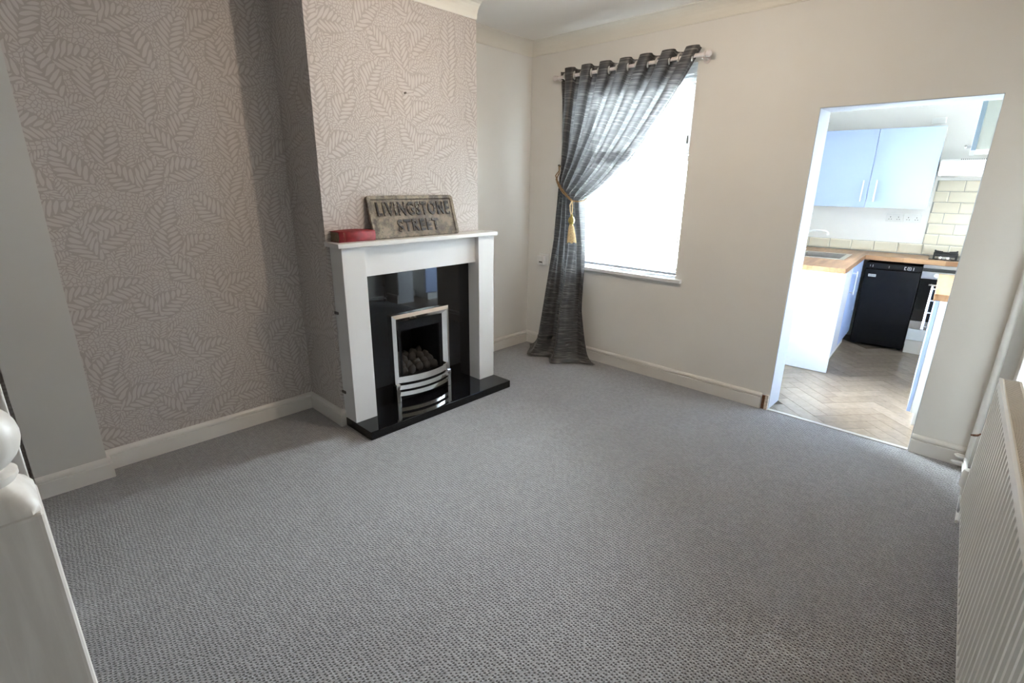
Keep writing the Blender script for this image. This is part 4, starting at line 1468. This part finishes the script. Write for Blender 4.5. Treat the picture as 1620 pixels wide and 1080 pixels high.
# right base unit by the doorway
ro = (.91, .83, 0)
ru = kthing('right_base_unit', 'pale blue doored base unit with white end just inside the doorway', 'cabinet', *ro)
RB0, RB1 = .335, 1.322
G(ro).box(.755, KA1 - .002, RB0, RB0 + .018, .10, ZW - TWk - .001, .001).obj('end_panel', M['kwhite'], ru)
G(ro).box(.775, KA1 - .002, RB0 + .05, RB1, .0, .10).obj('plinth', M['kwhite'], ru)
G(ro).box(.756, KA1 - .002, RB0 + .018, RB1, .10, ZW - TWk - .001).obj('carcass', M['kwhite'], ru)
for k, (p, q) in enumerate(((RB0, .826), (.830, RB1))):
    d_ = G(ro).box(.733, .753, p, q, .105, ZW - TWk - .006, .001).obj('door', M['blue'], ru)
    hb_ = p + .055
    bar_handle(d_, ro, (.733, hb_, .660), (.733, hb_, .830), (-.030, 0, 0))
wr = kthing('right_worktop', 'short beech block worktop on the base unit just inside the doorway', 'worktop', .9, .83, ZW)
G((.9, .83, ZW)).box(.722, KA1 - .002, RB0 - .006, RB1, ZW - TWk, ZW, .002).obj('slab', M['worktop2'], wr)

# wall units
uo = (.05, 2.47, 1.32)
wu = kthing('double_wall_unit', 'pale blue two door wall unit above the sink and sockets', 'cabinet', *uo)
UB, UZ0, UZ1 = 2.32, 1.320, 2.008
G(uo).box(KA0 + .003, .526, UB + .020, KB - .002, UZ0, UZ1, .001).obj('carcass', M['kwhite'], wu)
for a0, a1, ha in ((KA0 + .010, .053, .010), (.057, .527, .114)):
    d_ = G(uo).box(a0, a1, UB, UB + .019, UZ0 - .002, UZ1 + .002, .001).obj('door', M['blue'], wu)
    bar_handle(d_, uo, (ha, UB, 1.390), (ha, UB, 1.545), (0, -.030, 0))
vo2 = (.95, .9, 1.70)
wv = kthing('right_wall_unit', 'narrow wall unit seen edge on beside the doorway above the hood', 'cabinet', *vo2)
G(vo2).box(.736, KA1 - .002, .40, 1.0, 1.712, 2.30, .001).obj('carcass', mat('shade_toned_side', (.42, .45, .42), .45, noise=(5, .02)), wv)  # white side panel toned grey-green, its shade put into the colour
d_ = G(vo2).box(.713, .735, .398, 1.0, 1.708, 2.30, .001).obj('door', mat('shade_toned_blue_foil', (.24, .31, .38), .35, noise=(5, .02)), wv)  # blue door darkened to slate so the colour carries the shade
bar_handle(d_, vo2, (.713, .46, 1.735), (.713, .60, 1.735), (-.026, 0, 0))
# cooker hood
h_o = (.82, 2.45, 1.60)
hd = kthing('cooker_hood', 'white visor cooker hood over the tiled splashback', 'cooker hood', *h_o)
HA0, HA1 = .545, KA1 - .003
g = G(h_o)
g.prism([(HA0, KB - .002, 1.600), (HA0, 2.240, 1.600), (HA0, 2.185, 1.612), (HA0, 2.180, 1.640), (HA0, 2.215, 1.715), (HA0, 2.260, 1.735), (HA0, KB - .002, 1.735)], (HA1 - HA0, 0, 0), .004)
g.obj('canopy', M['plastic'], hd)
g = G(h_o)
x = .672
while x < HA1 - .02:
    g.box(x, x + .006, 2.250, 2.268, 1.725, 1.737)
    x += .013
g.obj('vent_slots', M['dark'], hd)
bme = G().lathe([(.005, 0), (.005, -.004), (0, -.005)], (0, 0, 0), 'y', 10).mesh('button', mat('grey_button', (.42, .44, .45), .4, noise=(50, .05)), True)
for k in range(5):
    inst('button', bme, hd, Vector((.748 + k * .017, 2.194, 1.668)) - Vector(h_o), (math.radians(-25), 0, 0))
G(h_o).box(HA0 + .02, HA1 - .02, 2.26, KB - .03, 1.594, 1.601).obj('filter', M['steel'], hd)
# double sockets
sock = None
for k, a0 in enumerate((.217, .358)):
    s_o = (a0 + .068, KB, 1.221)
    s_ = kthing('double_socket', 'white double socket under the wall unit, ' + ('left' if k == 0 else 'right') + ' one of the pair', 'socket', *s_o)
    s_['group'] = 'double sockets above the worktop'
    G(s_o).box(a0, a0 + .136, KB - .012, KB - .001, 1.183, 1.259, .003).obj('face_plate', M['plastic'], s_)
    for q in (.036, .100):
        c = a0 + q
        G(s_o).box(c - .0025, c + .0025, KB - .0128, KB - .0115, 1.222, 1.232).box(c - .013, c - .006, KB - .0128, KB - .0115, 1.204, 1.209).box(c + .006, c + .013, KB - .0128, KB - .0115, 1.204, 1.209).obj('pin_holes', M['dark'], s_)
        G(s_o).box(c + .008, c + .016, KB - .0145, KB - .011, 1.236, 1.250, .001).obj('rocker_switch', M['plastic'], s_)
